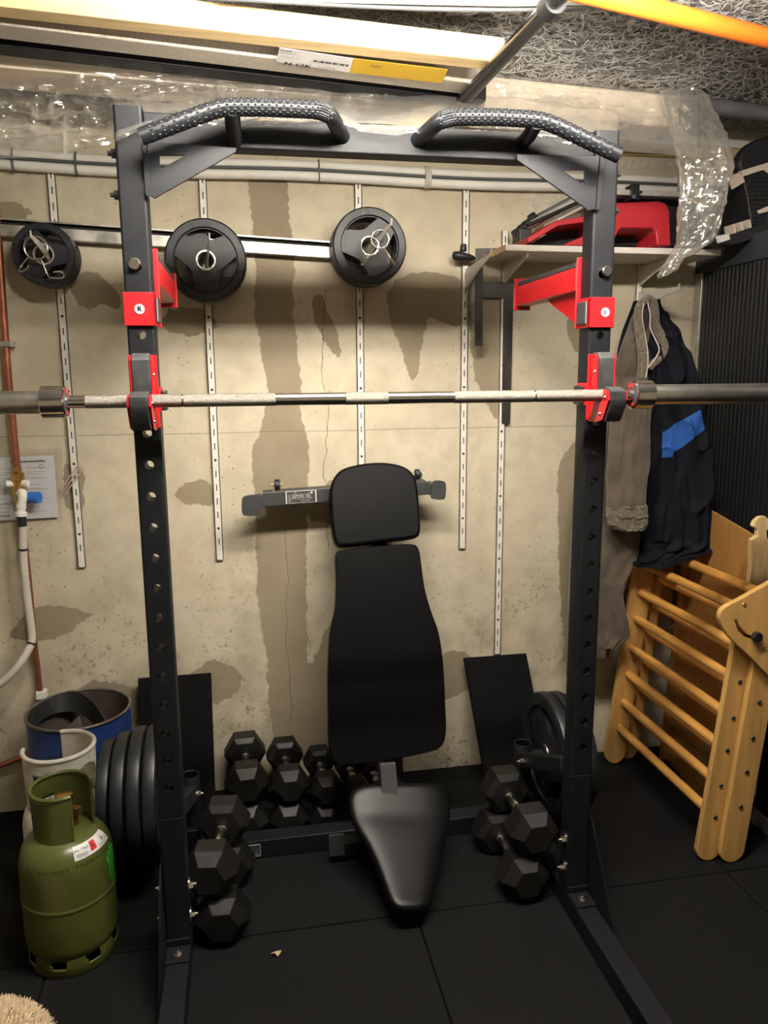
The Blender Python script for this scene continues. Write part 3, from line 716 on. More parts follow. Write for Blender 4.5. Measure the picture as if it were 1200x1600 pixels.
put_text(bb, 'pivot', .024, (q.x, -.4424, .033), (1, 0, 0), (0, 0, 1), bold=.0006); put_text(bb, 'FITNESS', .007, (q.x+.006, -.4424, .019), (1, 0, 0), (0, 0, 1))
bb.build('badge_print', M['alu'], rb, smooth=0, recalc=False)
# gussets under the crossbar
def gus(out, tri, flange, sx):
    b = MB(); b.prism([at(*p, y=YF-.001) for p in out], (0, -.006, 0), [[at(*p, y=YF-.001) for p in tri]])
    b.prism([at(*p, y=YF-.001) for p in flange], (0, -.012, 0))
    b.build('corner_gusset', M['powder'], rack, bevel=.0008, seg=1)
gus([(231, 222), (370, 232), (368, 239), (242, 311), (231, 304)], [(250, 244), (289, 244), (250, 266)], [(222, 221), (230, 222), (234, 312), (228, 305)], -1)
gus([(806, 242), (944, 245), (932, 326), (917, 330), (908, 322), (807, 251)], [(877, 267), (912, 267), (912, 290)], [(935, 246), (945, 246), (934, 328), (928, 330)], 1)
# pull-up grips
def grip(px, stubpx, stubto, dimple):
    y = -.935; pts = [at(a, b_, y=y if i < len(px)-1 else YF+.01) for i, (a, b_) in enumerate(px)]
    dense = []
    for i in range(len(pts)-1):
        for k in range(14): dense.append(pts[i]+(pts[i+1]-pts[i])*(k/14))
    dense.append(pts[-1])
    for _ in range(10): dense = [dense[0]]+[(dense[i-1]+dense[i]*2+dense[i+1])/4 for i in range(1, len(dense)-1)]+[dense[-1]]
    b = MB(); b.tube(dense, .0172, n=24); g = b.build('pull_up_grip', M['grip'], rack)
    a = at(*stubpx, y=y); c = at(*stubto, y=YF+.01); b = MB(); b.tube([a, a+(c-a)*.5+V((0, 0, -.006)), c], .0165, n=20); b.build('grip_stub', M['powder'], g)
    b = MB(); L_ = 0
    for i in range(2, len(dense)-16):                   # moulded pimples
        d = (dense[i+1]-dense[i-1]).normalized(); u = d.cross(V((0, 1, 0))).normalized(); w = d.cross(u)
        for j in range(12):
            an = 2*PI*(j+.5*(i % 2))/12; nn_ = u*math.cos(an)+w*math.sin(an); p = dense[i]+nn_*.0172
            s_ = d.cross(nn_); b.add([p-d*.004, p-s_*.0022, p+d*.004, p+s_*.0022, p+nn_*.0016], [(0, 1, 4), (1, 2, 4), (2, 3, 4), (3, 0, 4)])
    b.build('grip_texture', M['grip'], g, smooth=0, recalc=False)
grip([(219, 214), (345, 167), (420, 168), (500, 172), (517, 180), (535, 214)], (362, 172), (367, 222), 0)
grip([(967, 243), (852, 188), (775, 183), (705, 183), (686, 189), (652, 220)], (838, 192), (815, 224), 0)

# ------------------------------------------------------------------ spotter arms and hooks
def spotter(sx, letter, label):
    o = thing('spotter_arm', (sx*.547, -.827, 1.62), label, 'spotter arm', 'red spotter arms')
    xo, xi = sx*(XO+.003), sx*(XI-.004)
    b = MB(); x0_, x1_ = min(xo, xi), max(xo, xi)
    b.box(x0_, x1_, YF-.007, YF-.0006, 1.620, 1.692); b.box(min(xi, xi+sx*.0035), max(xi, xi+sx*.0035), YF-.007, YB+.004, 1.620, 1.692)
    b.box(min(xo, xo-sx*.0025), max(xo, xo-sx*.0025), YF-.007, YB+.004, 1.620, 1.692)
    b.build('clamp', M['red'], o, bevel=.003, seg=3)
    b = MB(); x_ = sx*(XI-.0105); b.box(min(xi, x_), max(xi, x_), YF+.002, YB-.004, 1.628, 1.684); b.build('rubber_pad', M['uhmw'], o, bevel=.004)
    b = MB(); b.box(sx*.53-.0245, sx*.53+.0245, -.36, YB+.004, 1.714, 1.772); b.build('arm', M['red'], o, bevel=.004, seg=2)
    b = MB(); b.box(sx*.53-.023, sx*.53+.023, -.37, YB+.010, 1.7725, 1.785); b.build('wear_strip', M['uhmw'], o, bevel=.002)
    b = MB(); b.box(sx*.53-.027, sx*.53+.027, -.352, -.346, 1.703, 1.798); b.build('end_plate', M['red'], o, bevel=.003)
    b = MB(); b.prism([V((sx*.53-.003, y, z)) for y, z in ((YB+.006, 1.7135), (-.56, 1.7135), (-.60, 1.695), (YB+.006, 1.622))], (.006, 0, 0)); b.build('web_plate', M['red'], o, bevel=.001)
    b = MB(); xa_, xb_ = sorted((sx*(XI-.010), sx*(XO-.004))); b.box(xa_, xb_, YB+.0006, YB+.006, 1.62, 1.795)
    b.build('back_plate', M['red'], o, bevel=.003)
    p = at(211 if sx < 0 else 946, 413 if sx < 0 else 424, y=YF)
    b = MB(); b.lathe([(0, .0125), (.0105, .0125), (.0125, .0105), (.0125, .0)], o=(p.x, YF-.0005, p.z), ax=(0, -1, 0), n=32); b.build('pin', M['chrome'], o)
    q = at(218 if sx < 0 else 946, 483 if sx < 0 else 488, y=YF-.0072)
    b = MB(); disc(b, q, (0, -1, 0), .0115, 32, .0006); bd = b.build('badge', M['label'], o, label='round white letter badge')
    b = MB(); put_text(b, letter, .0165, q+V((0, -.0012, 0)), (1, 0, 0), (0, 0, 1), bold=.0009)
    ring = [q+V((.0105*math.cos(a), -.0009, .0105*math.sin(a))) for a in np.linspace(0, 2*PI, 40, endpoint=False)]; b.tube(ring, .0005, n=6, closed=True)
    b.build('letter', M['ink'], bd, smooth=0, recalc=False)
spotter(-1, 'R', 'red spotter arm marked R on the left upright, pointing at the wall')
spotter(1, 'L', 'red spotter arm marked L on the right upright, pointing at the wall under the shelf')

ZB_, YBAR = 1.4562, -.9165
def jhook(sx, label):
    o = thing('bar_hook', (sx*.547, YF, 1.39), label, 'bar hook', 'red bar hooks')
    xc = sx*.547
    # side profile (y,z): back, seat under the bar, front lip
    prof = [(YF-.001, 1.556), (-.884, 1.556), (-.896, 1.545), (-.898, 1.446), (-.904, 1.4405), (-.928, 1.4405), (-.934, 1.447), (-.938, 1.472), (-.962, 1.466), (-.967, 1.446), (-.938, 1.398), (-.905, 1.390), (YF-.001, 1.390)]
    pad = [(YF-.003, 1.560), (-.886, 1.560), (-.9005, 1.546), (-.9012, 1.447), (-.907, 1.442), (-.926, 1.442), (-.9325, 1.448), (-.936, 1.478), (-.968, 1.468), (-.972, 1.444), (-.942, 1.393), (-.912, 1.398), (YF-.003, 1.40)]
    for s_, w in ((-1, .0225), (1, .0225)):
        b = MB(); x_ = xc+s_*w; b.prism([V((x_-.0025, y, z)) for y, z in prof], (.005, 0, 0)); b.build('side_plate', M['red'], o, bevel=.0008, seg=1)
    b = MB(); b.prism([V((xc-.0195, y, z)) for y, z in pad], (.039, 0, 0)); b.build('liner', M['uhmw'], o, bevel=.0025, seg=2)
    b = MB(); x0_, x1_ = sorted((sx*(XO+.001), sx*(XI-.001))); b.box(x0_, x1_, YF-.0055, YF-.0006, 1.393, 1.556); 
    xi = sx*(XI-.0045); b.box(min(xi, xi+sx*.004), max(xi, xi+sx*.004), YF-.005, YB-.010, 1.43, 1.485)
    b.build('back_plate', M['red'], o, bevel=.002)
    b = MB(); x_ = sx*(XI-.016); b.box(min(xi, x_), max(xi, x_), YF+.004, YF+.044, 1.432, 1.478); b.build('catch', M['uhmw_dark'], o, bevel=.003)
    for y, z in ((-.948, 1.452), (-.925, 1.412), (-.888, 1.513)):
        b = MB(); b.lathe([(0, .0035), (.003, .003), (.0048, .0), (0, 0)], o=(xc+.025, y, z), ax=(1, 0, 0), n=16); b.lathe([(0, .0035), (.003, .003), (.0048, .0), (0, 0)], o=(xc-.025, y, z), ax=(-1, 0, 0), n=16); b.build('rivet', M['chrome'], o)
jhook(-1, 'red bar hook with black liner on the left upright, barbell resting in it')
jhook(1, 'red bar hook with black liner on the right upright, barbell resting in it')

# ------------------------------------------------------------------ barbell
bar = thing('barbell', (-.0474, YBAR, ZB_-.0145), 'long chrome barbell without plates lying across the two red hooks', 'barbell')
BX = -.0474
def bc(x0_, x1_, r, name, m, n=32, prof=None):
    b = MB(); b.cyl((x0_, YBAR, ZB_), (x1_, YBAR, ZB_), r, n=n); return b.build(name, m, bar)
def bx(px): return at(px, 622, y=YBAR).x
bc(BX-.655, BX+.655, .0138, 'shaft', M['chrome'])
for a, c in ((134, 284), (287, 430), (540, 606), (709, 833), (836, 958)): bc(bx(a), bx(c), .0143, 'knurling', M['knurl'])
for s_ in (-1, 1):
    xa = BX+s_*.655
    b = MB(); b.lathe([(.014, .0), (.031, .0), (.0345, .002), (.0345, .048), (.0325, .050), (.0, .050)], o=(xa, YBAR, ZB_), ax=(s_, 0, 0), n=48); b.build('collar', M['chrome'], bar, smooth=25)
    b = MB(); b.lathe([(.0, -.0008), (.0305, -.0008), (.0305, .0)], o=(xa, YBAR, ZB_), ax=(s_, 0, 0), n=48); fc = b.build('collar_face', M['ink'], bar)
    b = MB()
    for a0 in (.9, 4.1):
        pts = [(r, a) for a in np.linspace(a0, a0+1.1, 9) for r in (.0195, .0285)]
        b.add([V((xa-s_*.0014, YBAR+r*math.cos(a), ZB_+r*math.sin(a))) for r, a in pts], [(2*i, 2*i+1, 2*i+3, 2*i+2) for i in range(8)])
    b.build('red_print', M['labelred'], fc, smooth=0, recalc=False)
    b = MB(); b.lathe([(.0, .05), (.0245, .05), (.0245, .462), (.0225, .465), (.0, .465)], o=(xa, YBAR, ZB_), ax=(s_, 0, 0), n=40); b.build('sleeve', M['steel'], bar)

# ------------------------------------------------------------------ dumbbells
def make_dumbbell(w, L, label):
    o = thing('hex_dumbbell', (0, 0, 0), label, 'dumbbell'); hl = .30*L if w > .12 else .31*L
    h = .4330*w
    for s_ in (-1, 1):
        b = MB(); rings = []
        ye = s_*L/2; yi = s_*(L/2-hl)
        for y, k in ((yi, .74), (yi+s_*.014, 1.), (ye-s_*.030, 1.), (ye, .60)):
            rings.append([V((w/2*k*math.cos(a), y, w/2*k*math.sin(a))) for a in [q*PI/3 for q in range(6)]])
        b.loft(rings); b.build('head', M['hexrub'], o, bevel=.002, seg=2, smooth=20)
    b = MB(); e = L/2-hl+.004
    prof = [(.0115, -e), (.0165, -e+.001), (.0165, -e+.012), (.0135, -e+.014), (.0135, -e+.018), (.0165, -e+.021), (.0150, -e+.032)] + [(.0150+.0018*math.cos(q*PI/2), q*(e-.034)) for q in np.linspace(-1, 1, 9)] + [(.0150, e-.032), (.0165, e-.021), (.0135, e-.018), (.0135, e-.014), (.0165, e-.012), (.0165, e-.001), (.0115, e)]
    b.lathe(prof, ax=(0, 1, 0), n=28); b.build('handle', M['chrome'], o)
    return o
G = 'black hex dumbbells'
DB = {}
def dumbbell(w, L, x, y, z, rz, label, ry=0):
    k = (w, L)
    if k not in DB: o = DB[k] = make_dumbbell(w, L, label); o.location = (x, y, z); o.rotation_euler = (0, ry, rz)
    else: o = dup(DB[k], (x, y, z), (0, ry, rz))
    o['label'] = label; o['category'] = 'dumbbell'; o['group'] = G; return o
for x, w, L, nm, side in ((-.372, .146, .33, 'largest', 'leftmost column by the wall'), (-.233, .132, .31, 'middle-sized', 'second column from the left by the wall'), (-.113, .114, .29, 'smaller', 'third column from the left by the wall'), (-.010, .100, .27, 'small', 'column behind the left edge of the bench back'), (.072, .086, .25, 'smallest', 'column right behind the bench bracket')):
    h = .866*w
    dumbbell(w, L, x, -.372+L/2 if w > .12 else -.375+L/2, h/2+.001, 0, 'lower black hex dumbbell of the '+side)
    dumbbell(w, L, x+.002, -.362+L/2 if w > .12 else -.368+L/2, h*1.5+.003, .03, 'upper black hex dumbbell of the '+side)
def cluster(w, L, fc, z, yaw, label):
    f = at(*fc, z=z+.36*w); d = V((math.sin(yaw), -math.cos(yaw), 0))     # chamfer of the front head
    c = f - d*(L/2-.014); return dumbbell(w, L, c.x, c.y, z, yaw, label)
h = .866*.152
cluster(.152, .34, (345, 1417), h/2+.001, -.06, 'lower big black hex dumbbell on the floor inside the left upright')
cluster(.152, .34, (324, 1343), h*1.5+.003, -.13, 'upper big black hex dumbbell stacked inside the left upright, chrome handle showing')
cluster(.152, .34, (826, 1352), h/2+.001, .03, 'lower big black hex dumbbell on the floor inside the right upright')
cluster(.152, .34, (840, 1281), h*1.5+.003, .02, 'upper big black hex dumbbell stacked inside the right upright')
# ------------------------------------------------------------------ bench stored upright against the wall
bench = thing('weight_bench', (.08, -.47, 0), 'black padded adjustable bench stood on end against the wall, seat poking forward', 'weight bench')
PT = at(587, 722, y=-.15); PB = at(606, 1192, y=-.50)
ex = V((1, 0, .02)).normalized(); eu = (PT-PB).normalized(); en = ex.cross(eu).normalized()      # en faces the camera
if en.y > 0: en = -en
def pad(px, name, depth=.05):
    b = MB(); pts = [onplane(a, c, PT, en) for a, c in px]; pts = sm(pts, 4, closed=True)
    b.prism(pts, -en*depth); o = b.build(name, M['vinyl_pad'], bench, bevel=.014, seg=4, smooth=50)
    b = MB(); cc = sum(pts, V())/len(pts); b.prism([cc+(p-cc)*.93-en*(depth+.0005) for p in pts], -en*.010); b.build('pad_board', M['uhmw_dark'], bench, bevel=.002)
    return o
pad([(517, 800), (516, 772), (520, 750), (538, 731), (585, 722), (625, 726), (646, 740), (653, 762), (656, 800), (657, 830), (647, 840), (600, 846), (540, 853), (526, 850), (520, 832)], 'headrest')
pad([(525, 868), (534, 860), (590, 853), (640, 850), (654, 857), (659, 885), (664, 920), (674, 955), (686, 990), (693, 1040), (696, 1100), (697, 1145), (688, 1168), (660, 1178), (600, 1189), (540, 1195), (524, 1190), (515, 1168), (513, 1110), (513, 1050), (516, 990), (524, 950), (526, 905)], 'backrest')
# seat: loft with a crease where it bends down
rows = [(1221, 585, 668, -.535), (1223, 562, 690, -.540), (1228, 552, 699, -.547), (1238, 546, 704, -.562), (1252, 544, 706, -.582), (1268, 547, 706, -.604), (1285, 553, 703, -.634), (1305, 566, 699, -.668), (1330, 580, 692, -.709), (1355, 590, 687, -.750), (1380, 599, 682, -.790), (1400, 606, 677, -.822), (1412, 613, 672, -.842), (1419, 622, 664, -.853), (1422, 634, 652, -.857)]
b = MB(); rings = []
for i, (py, l, r, y) in enumerate(rows):
    a, c = at(l, py, y=y), at(r, py, y=y); cc = (a+c)/2; hw = (c-a)/2
    nrm = V((0, -.55, .83)) if py < 1262 else V((0, -.60, .80)) if py < 1290 else V((0, -.48, .88))
    th = .026*(.55 if i in (0, len(rows)-1) else .85 if i in (1, len(rows)-2) else 1); cc = cc-nrm*.027; ring = []
    for k in range(36):
        t = 2*PI*k/36; cx, sy = math.cos(t), math.sin(t)
        ring.append(cc + hw*(abs(cx)**.55*(1 if cx > 0 else -1)) + nrm*(th*abs(sy)**.55*(1 if sy > 0 else -1)))
    rings.append(ring)
b.loft(rings); b.build('seat', M['vinyl'], bench, smooth=60, subsurf=1)
b = MB(); a = at(605, 1222, y=-.50)
q0 = PB-en*.06+eu*.02; b.bar(at(605, 1196, y=-.515)-V((0, -.02, 0)), at(607, 1222, y=-.535)+V((0, 0, -.045)), .072, .05, up=(1, 0, 0)); b.build('seat_hinge', M['powder_grey'], bench, bevel=.003)
# frame: main beam, foot, top bar with wheels
XB = .105
topc = at(537, 773, y=-.10)
def barpt(px, py): return at(px, py, y=-.128)
b = MB(); b.bar((XB, -.475, .06), (XB, -.108, 1.10), .055, .055, up=(1, 0, 0)); b.build('main_beam', M['powder'], bench, bevel=.004)
b = MB(); b.bar((XB+.01, -.12, 1.0), PT-en*.06-eu*.25, .04, .04, up=(1, 0, 0)); b.bar((XB, -.44, .20), PB-en*.062+eu*.10, .04, .04, up=(1, 0, 0)); b.bar((XB, -.31, .52), PB-en*.07+eu*.42, .03, .03, up=(1, 0, 0)); b.build('pad_support', M['powder'], bench, bevel=.003)
b = MB(); b.bar((XB, -.49, .10), at(625, 1290, y=-.62)+V((0, .03, -.05)), .05, .04, up=(1, 0, 0)); b.build('seat_support', M['powder'], bench, bevel=.003)
b = MB(); b.bar((-.085, -.485, .04), (.21, -.485, .04), .05, .05); b.build('front_foot', M['powder'], bench, bevel=.004)
for px in (526, ):
    b = MB(); q = at(526, 1320, y=-.513); 
    b.prism(sm([V((q.x+u*.024, -.511, q.z+w*.036)) for u, w in ((-1, -.8), (-.8, -1), (.8, -1), (1, -.8), (1, .8), (.8, 1), (-.8, 1), (-1, .8))], 3, True), (0, -.006, 0)); b.build('foot_plate', M['powder_grey'], bench, bevel=.0015)
b = MB(); q = V((.225, -.511, q.z)); b.prism(sm([V((q.x+u*.024, -.511, q.z+w*.036)) for u, w in ((-1, -.8), (-.8, -1), (.8, -1), (1, -.8), (1, .8), (.8, 1), (-.8, 1), (-1, .8))], 3, True), (0, -.006, 0)); b.build('foot_plate', M['powder_grey'], bench, bevel=.0015)
a, c = barpt(412, 781), barpt(667, 762)
ty = (c-a).normalized(); tz = V((-ty.z, 0, ty.x))
b = MB(); b.bar(a-V((0, -.028, 0)), c-V((0, -.028, 0)), .056, .050); tb_ = b.build('wheel_bar', M['powder_grey'], bench, bevel=.004, seg=3)
for pts, pc in (([(378, 781), (383, 775), (398, 773), (409, 776), (409, 803), (398, 806), (384, 806), (378, 801)], (412, 781)), ([(676, 756), (680, 751), (693, 752), (697, 758), (696, 777), (691, 781), (678, 780), (673, 776)], (667, 762))):
    y = -.160; b = MB(); b.prism(sm([at(p, q_, y=y) for p, q_ in pts], 3, True), (0, .006, 0)); b.build('rear_foot_plate', M['powder_grey'], bench, bevel=.0015)
    cc = sum((at(p, q_, y=y) for p, q_ in pts), V())/len(pts)
    b = MB(); e = barpt(*pc)+V((0, .012, 0)); b.bar(e, cc+V((0, .027, 0)), .034, .044, up=(0, 0, 1)); b.build('foot_neck', M['powder_grey'], bench, bevel=.004)
for px, py in ((433, 757), (652, 741)):
    q = at(px, py, y=-.10); b = MB()
    for s_ in (-1, 1): b.prism([q+V((s_*.013-.0015, -.012, -.028)), q+V((s_*.013-.0015, .012, -.028)), q+V((s_*.013-.0015, .010, .008)), q+V((s_*.013-.0015, -.010, .008))], (.003, 0, 0))
    b.cyl(q-V((.019, 0, 0)), q+V((.019, 0, 0)), .004, n=12); br_ = b.build('wheel_fork', M['chrome'], bench, smooth=40)
    b = MB(); b.lathe([(.004, -.009), (.015, -.009), (.018, -.006), (.018, .006), (.015, .009), (.004, .009)], o=q, ax=(1, 0, 0), n=28); b.build('wheel', M['rubber'], bench)
# maker's sticker
y = -.1288; b = MB(); P4 = [at(*p, y=y) for p in ((446, 768), (494, 765), (495, 784), (447, 787))]; b.prism(P4, (0, -.0006, 0)); stk = b.build('sticker', M['label'], tb_, label='dark sticker with white frame')
cc = sum(P4, V())/4; b = MB(); b.prism([cc+(p-cc)*.94+V((0, -.0008, 0))+(p-cc).normalized()*-.0005 for p in P4], (0, -.0004, 0)); b.build('sticker_field', mat('grey_black_print', (.045, .042, .035), .5), stk)
b = MB(); U = (P4[1]-P4[0]).normalized(); W = V((-U.z, 0, U.x)); put_text(b, 'pivot', .038, cc-U*.004+W*.004, U, W, (0, -.0018, 0), bold=.0013)
disc(b, cc+U*.036+W*.013+V((0, -.0014, 0)), (0, -1, 0), .0035, 16); put_text(b, 'FITNESS', .0085, cc+U*.012-W*.0125, U, W, (0, -.0018, 0), bold=.0003); b.build('lettering', M['label'], stk, smooth=0, recalc=False)

# ------------------------------------------------------------------ folded climbing frame
pk = thing('climbing_frame', (1.08, -.4, 0), 'folded wooden climbing frame with round rungs leaning at the dark cabinet', 'climbing frame')
def rnd(pts2, y, th):                                     # plank outline in x/z at depth y
    b = MB(); b.prism([V((x, y, z)) for x, z in pts2], (0, th, 0)); return b
def plank(xb, xt, zb, zt, w):
    d = V((xt-xb, 0, zt-zb)); d.normalize(); s_ = V((d.z, 0, -d.x)); a, c = V((xb, 0, zb)), V((xt, 0, zt)); r = w/2
    pts = [a+s_*(r*math.cos(t))-d*(-r+r*math.sin(t)) for t in np.linspace(0, PI, 13)]
    pts = [a+d*r+s_*(r*math.cos(t))-d*(r*math.sin(t)) for t in np.linspace(0, PI, 13)]
    pts += [c-d*r-s_*(r*math.cos(t))+d*(r*math.sin(t)) for t in np.linspace(0, PI, 13)]
    return [(p.x, p.z) for p in pts]
YN1, YN2, YF1, YF2 = -.700, -.722, -.100, -.078
for xb, xt, yn, yf, w in ((1.046, 1.138, YN1, YF1, .086), (1.112, 1.196, YN2, YF2, .086)):
    for y0_, th, nm in ((yn, -.020, 'near'), (yf, .020, 'far')):
        rnd(plank(xb, xt, .001 if yn == YN1 else .001, .84, w), y0_, th).build('side_plank', M['birch'], pk, bevel=.004, seg=2)
def pcx(z): return 1.046+.092*z/.84
def pcx2(z): return 1.112+.084*z/.84
for z in (.150, .255, .370, .475, .590, .693, .800):
    b = MB(); b.cyl((pcx(z), YN1-.001, z), (pcx(z), YF1+.001, z), .0155, n=24); b.build('rung', M['rung'], pk)
for z in (.190, .305, .415, .530, .640, .745, .845):
    b = MB(); b.cyl((pcx2(z)+.008, YN2-.001, z), (pcx2(z)+.008, YF2+.001, z), .0155, n=24); b.build('rung', M['rung'], pk)
# head plates at both ends, near one with slot and clamp knob
hp = [(1121, 972), (1119, 958), (1126, 947), (1150, 934), (1200, 906), (1228, 893), (1246, 896), (1252, 912), (1250, 990), (1244, 1050), (1232, 1066), (1214, 1068), (1198, 1056), (1165, 1022), (1135, 994)]
y = -.7445; outl = sm([at(*p, y=y) for p in hp], 3, True)
arc = [(1141, 966), (1144, 964), (1150, 976), (1160, 987), (1172, 992), (1180, 992), (1180, 997), (1170, 997), (1157, 992), (1146, 981)]
b = MB(); b.prism(outl, (0, -.020, 0), [[at(*p, y=y) for p in arc]]); hd = b.build('head_plate', M['birch'], pk, bevel=.003, seg=2)
outf = [V((p.x, -.056, p.z)) for p in outl]; b = MB(); b.prism(outf, (0, .020, 0)); b.build('head_plate', M['birch'], pk, bevel=.003)
q = at(1180, 994, y=-.766); b = MB(); b.cyl(q, q+V((0, -.016, 0)), .0165, n=7); b.cyl(q+V((0, .02, 0)), q, .004, n=10); kb = b.build('clamp_knob', M['uhmw_dark'], hd, bevel=.003)
def cap(px, py, y):
    q = at(px, py, y=y); b = MB(); b.lathe([(.0, .0012), (.002, .0014), (.003, .0026), (.0048, .0026), (.0062, .0)], o=q, ax=(0, -1, 0), n=20); b.build('screw_cap', M['chrome'] if False else M['brass'], pk)
for p in ((1163, 945), (1195, 1012)): cap(*p, -.7645)
for i in range(6):
    z = (.150, .255, .370, .475, .590, .693)[i]; q = V((pcx(z), YN1-.0205, z)); b = MB(); b.lathe([(0, .001), (.0028, .001), (.0036, .003), (.0058, .0028), (.0072, 0)], o=q, ax=(0, -1, 0), n=20); b.build('screw_cap', M['dark_steel'], pk)
    z = (.190, .305, .415, .530, .640, .700)[i]; q = V((pcx2(z), YN2-.0205, z)); b = MB(); b.lathe([(0, .001), (.0028, .001), (.0036, .003), (.0058, .0028), (.0072, 0)], o=q, ax=(0, -1, 0), n=20); b.build('screw_cap', M['dark_steel'], pk)
# slide board stood behind it
rp = thing('slide_board', (1.24, -.37, 0), 'brown wooden slide board stood upright between climbing frame and cabinet', 'slide board')
A_, B_, D_ = at(1175, 835, x=1.222), at(1110, 797, x=1.285), V((1.262, -.13, .004))
E_ = V((1.205, -.575, .004)); nrm = (B_-A_).cross(D_-A_).normalized()
if nrm.x > 0: nrm = -nrm
def rpt(px, py): return onplane(px, py, A_, nrm)
bl = rpt(1040, 1192); tl_ = B_+(B_-A_).normalized()*.13; br_ = V((A_.x-.012, A_.y+.02, .004))
b = MB(); b.prism([A_, tl_, bl, br_], -nrm*.009); b.build('board', M['ramp'], rp, bevel=.002)
y = A_.y-.004
hk = [(1169, 842), (1166, 900), (1160, 1000), (1150, 1150), (1143, 1240), (1176, 1240), (1183, 1150), (1190, 1000), (1196, 900), (1199, 846), (1193, 838), (1192, 828), (1199, 822), (1198, 812), (1190, 805), (1182, 806), (1174, 813), (1171, 821), (1178, 826), (1178, 836)]
pts = [at(*p, y=y) for p in hk]; pts = [V((p.x, p.y, max(p.z, .003))) for p in pts]
b = MB(); b.prism(pts, (0, -.018, 0)); b.build('side_rail', M['birchedge'], rp, bevel=.002)
b = MB(); b.bar(V((bl.x-.012, bl.y, .003)), V((tl_.x-.012, tl_.y, tl_.z-.03)), .02, .03, up=(1, 0, 0)); b.build('side_rail', M['ramp'], rp, bevel=.002)

# ------------------------------------------------------------------ coats
def garment(rows, depth, folds, seed, ny=90, nn=56, dyr=0, diag=0):
    """closed cloth body through rows (py, px_left, px_right, y) : front bulge, soft vertical folds"""
    rings = []; m = len(rows)
    for i in range(ny):
        t = i/(ny-1)*(m-1); k = min(int(t), m-2); f = t-k; f = f*f*(3-2*f)*.5+f*.5
        py, l, r, y = [rows[k][q]+(rows[k+1][q]-rows[k][q])*f for q in range(4)]
        a, c = at(l, py, y=y), at(r, py, y=y+dyr); cc = (a+c)/2; hw = (c-a)/2; ring = []
        for q in range(nn):
            th = 2*PI*q/nn; cx, sy = math.cos(th), math.sin(th); s_ = abs(sy)**.7*(1 if sy > 0 else -1)
            wv = folds*(noise.noise(V((cx*2.4+seed, t*.9, sy*1.2)))+.5*noise.noise(V((cx*5.+seed, t*1.6+cx, 3)))+diag*max(0, 1-abs(2*noise.noise(V((cx*1.8+t*.55+seed, t*.45-cx*.9, 6)))))**3)
            ring.append(cc+hw*cx+V((0, -1, 0))*(depth*s_*(1 if sy > 0 else .5)+(wv if sy > -.2 else 0)))
        rings.append(ring)
    b = MB(); b.loft(rings); return b
coat = thing('brown_coat', tuple(at(1000, 620, y=-.14)), 'taupe suede coat with fleece trim hanging on the bracket, left of the navy jacket', 'coat')
Yc = -.155
garment([(474, 998, 1024, Yc+.02), (500, 986, 1026, Yc), (540, 972, 1020, Yc), (580, 958, 1017, Yc), (640, 938, 1016, Yc), (720, 912, 1010, Yc), (800, 897, 1005, Yc), (860, 892, 1000, Yc), (905, 890, 978, Yc), (940, 889, 968, Yc), (985, 890, 962, Yc+.01), (1022, 892, 950, Yc+.015)], .045, .018, 1.3).build('body', M['suede'], coat, smooth=70)
garment([(905, 948, 972, Yc-.02), (935, 944, 974, Yc-.03), (965, 942, 979, Yc-.03), (996, 938, 985, Yc-.03), (1012, 936, 962, Yc-.03)], .012, .010, 5.1, ny=30).build('hem_flap', M['suede'], coat, smooth=70)
garment([(590, 962, 1006, Yc-.06), (625, 958, 1016, Yc-.075), (680, 952, 1013, Yc-.085), (740, 948, 1010, Yc-.09), (794, 948, 1008, Yc-.09)], .040, .012, 8.7).build('sleeve', M['suede'], coat, smooth=70)
fb_ = garment([(788, 951, 1007, Yc-.09), (792, 948, 1009, Yc-.09), (806, 948, 1009, Yc-.09), (820, 951, 1008, Yc-.09), (826, 957, 1003, Yc-.09)], .048, .006, 2.2, ny=26)
rs = random.Random(5); fb_.v = [p+V((rs.uniform(-1, 1), rs.uniform(-1, 1), rs.uniform(-1, 1)))*.0022 for p in fb_.v]
fb_.build('cuff', M['fleece'], coat, smooth=80)
def edge_roll(px, r, name, m, parent, y):
    b = MB(); pts = sm([at(a, c, y=y-.004*i*0) for i, (a, c) in enumerate(px)], 8); n_ = len(pts)
    b.tube(pts, [r*(.8+.35*math.sin(PI*i/(n_-1))) for i in range(n_)], n=14); return b.build(name, m, parent, smooth=80)
edge_roll([(1012, 466), (1001, 476), (997, 495), (1000, 520), (1004, 550), (1003, 580), (996, 605), (988, 628), (984, 645)], .015, 'collar_edge', M['fleece'], coat, Yc-.065)
edge_roll([(1010, 465), (1020, 470), (1023, 490), (1024, 508), (1032, 525), (1037, 545), (1030, 560), (1019, 570), (1015, 577)], .014, 'collar_edge', M['fleece'], coat, Yc-.065)
for pp_ in ([(1006, 474), (1003, 495), (1007, 520), (1012, 552), (1011, 580), (1004, 606), (995, 630), (987, 650)], [(1012, 472), (1016, 492), (1016, 512), (1024, 530), (1030, 546), (1024, 560), (1013, 574)]):
    b = MB(); b.tube(sm([at(p[0], p[1], y=Yc-.078) for p in pp_], 6), .0022, n=8); b.build('piping', M['strap'], coat)
b = MB(); b.prism([at(*p, y=Yc-.052) for p in ((1003, 470), (1018, 470), (1019, 500), (1025, 530), (1024, 555), (1012, 572), (1006, 555), (1001, 520), (999, 492))], (0, .01, 0)); b.build('lining', M['lining'], coat)

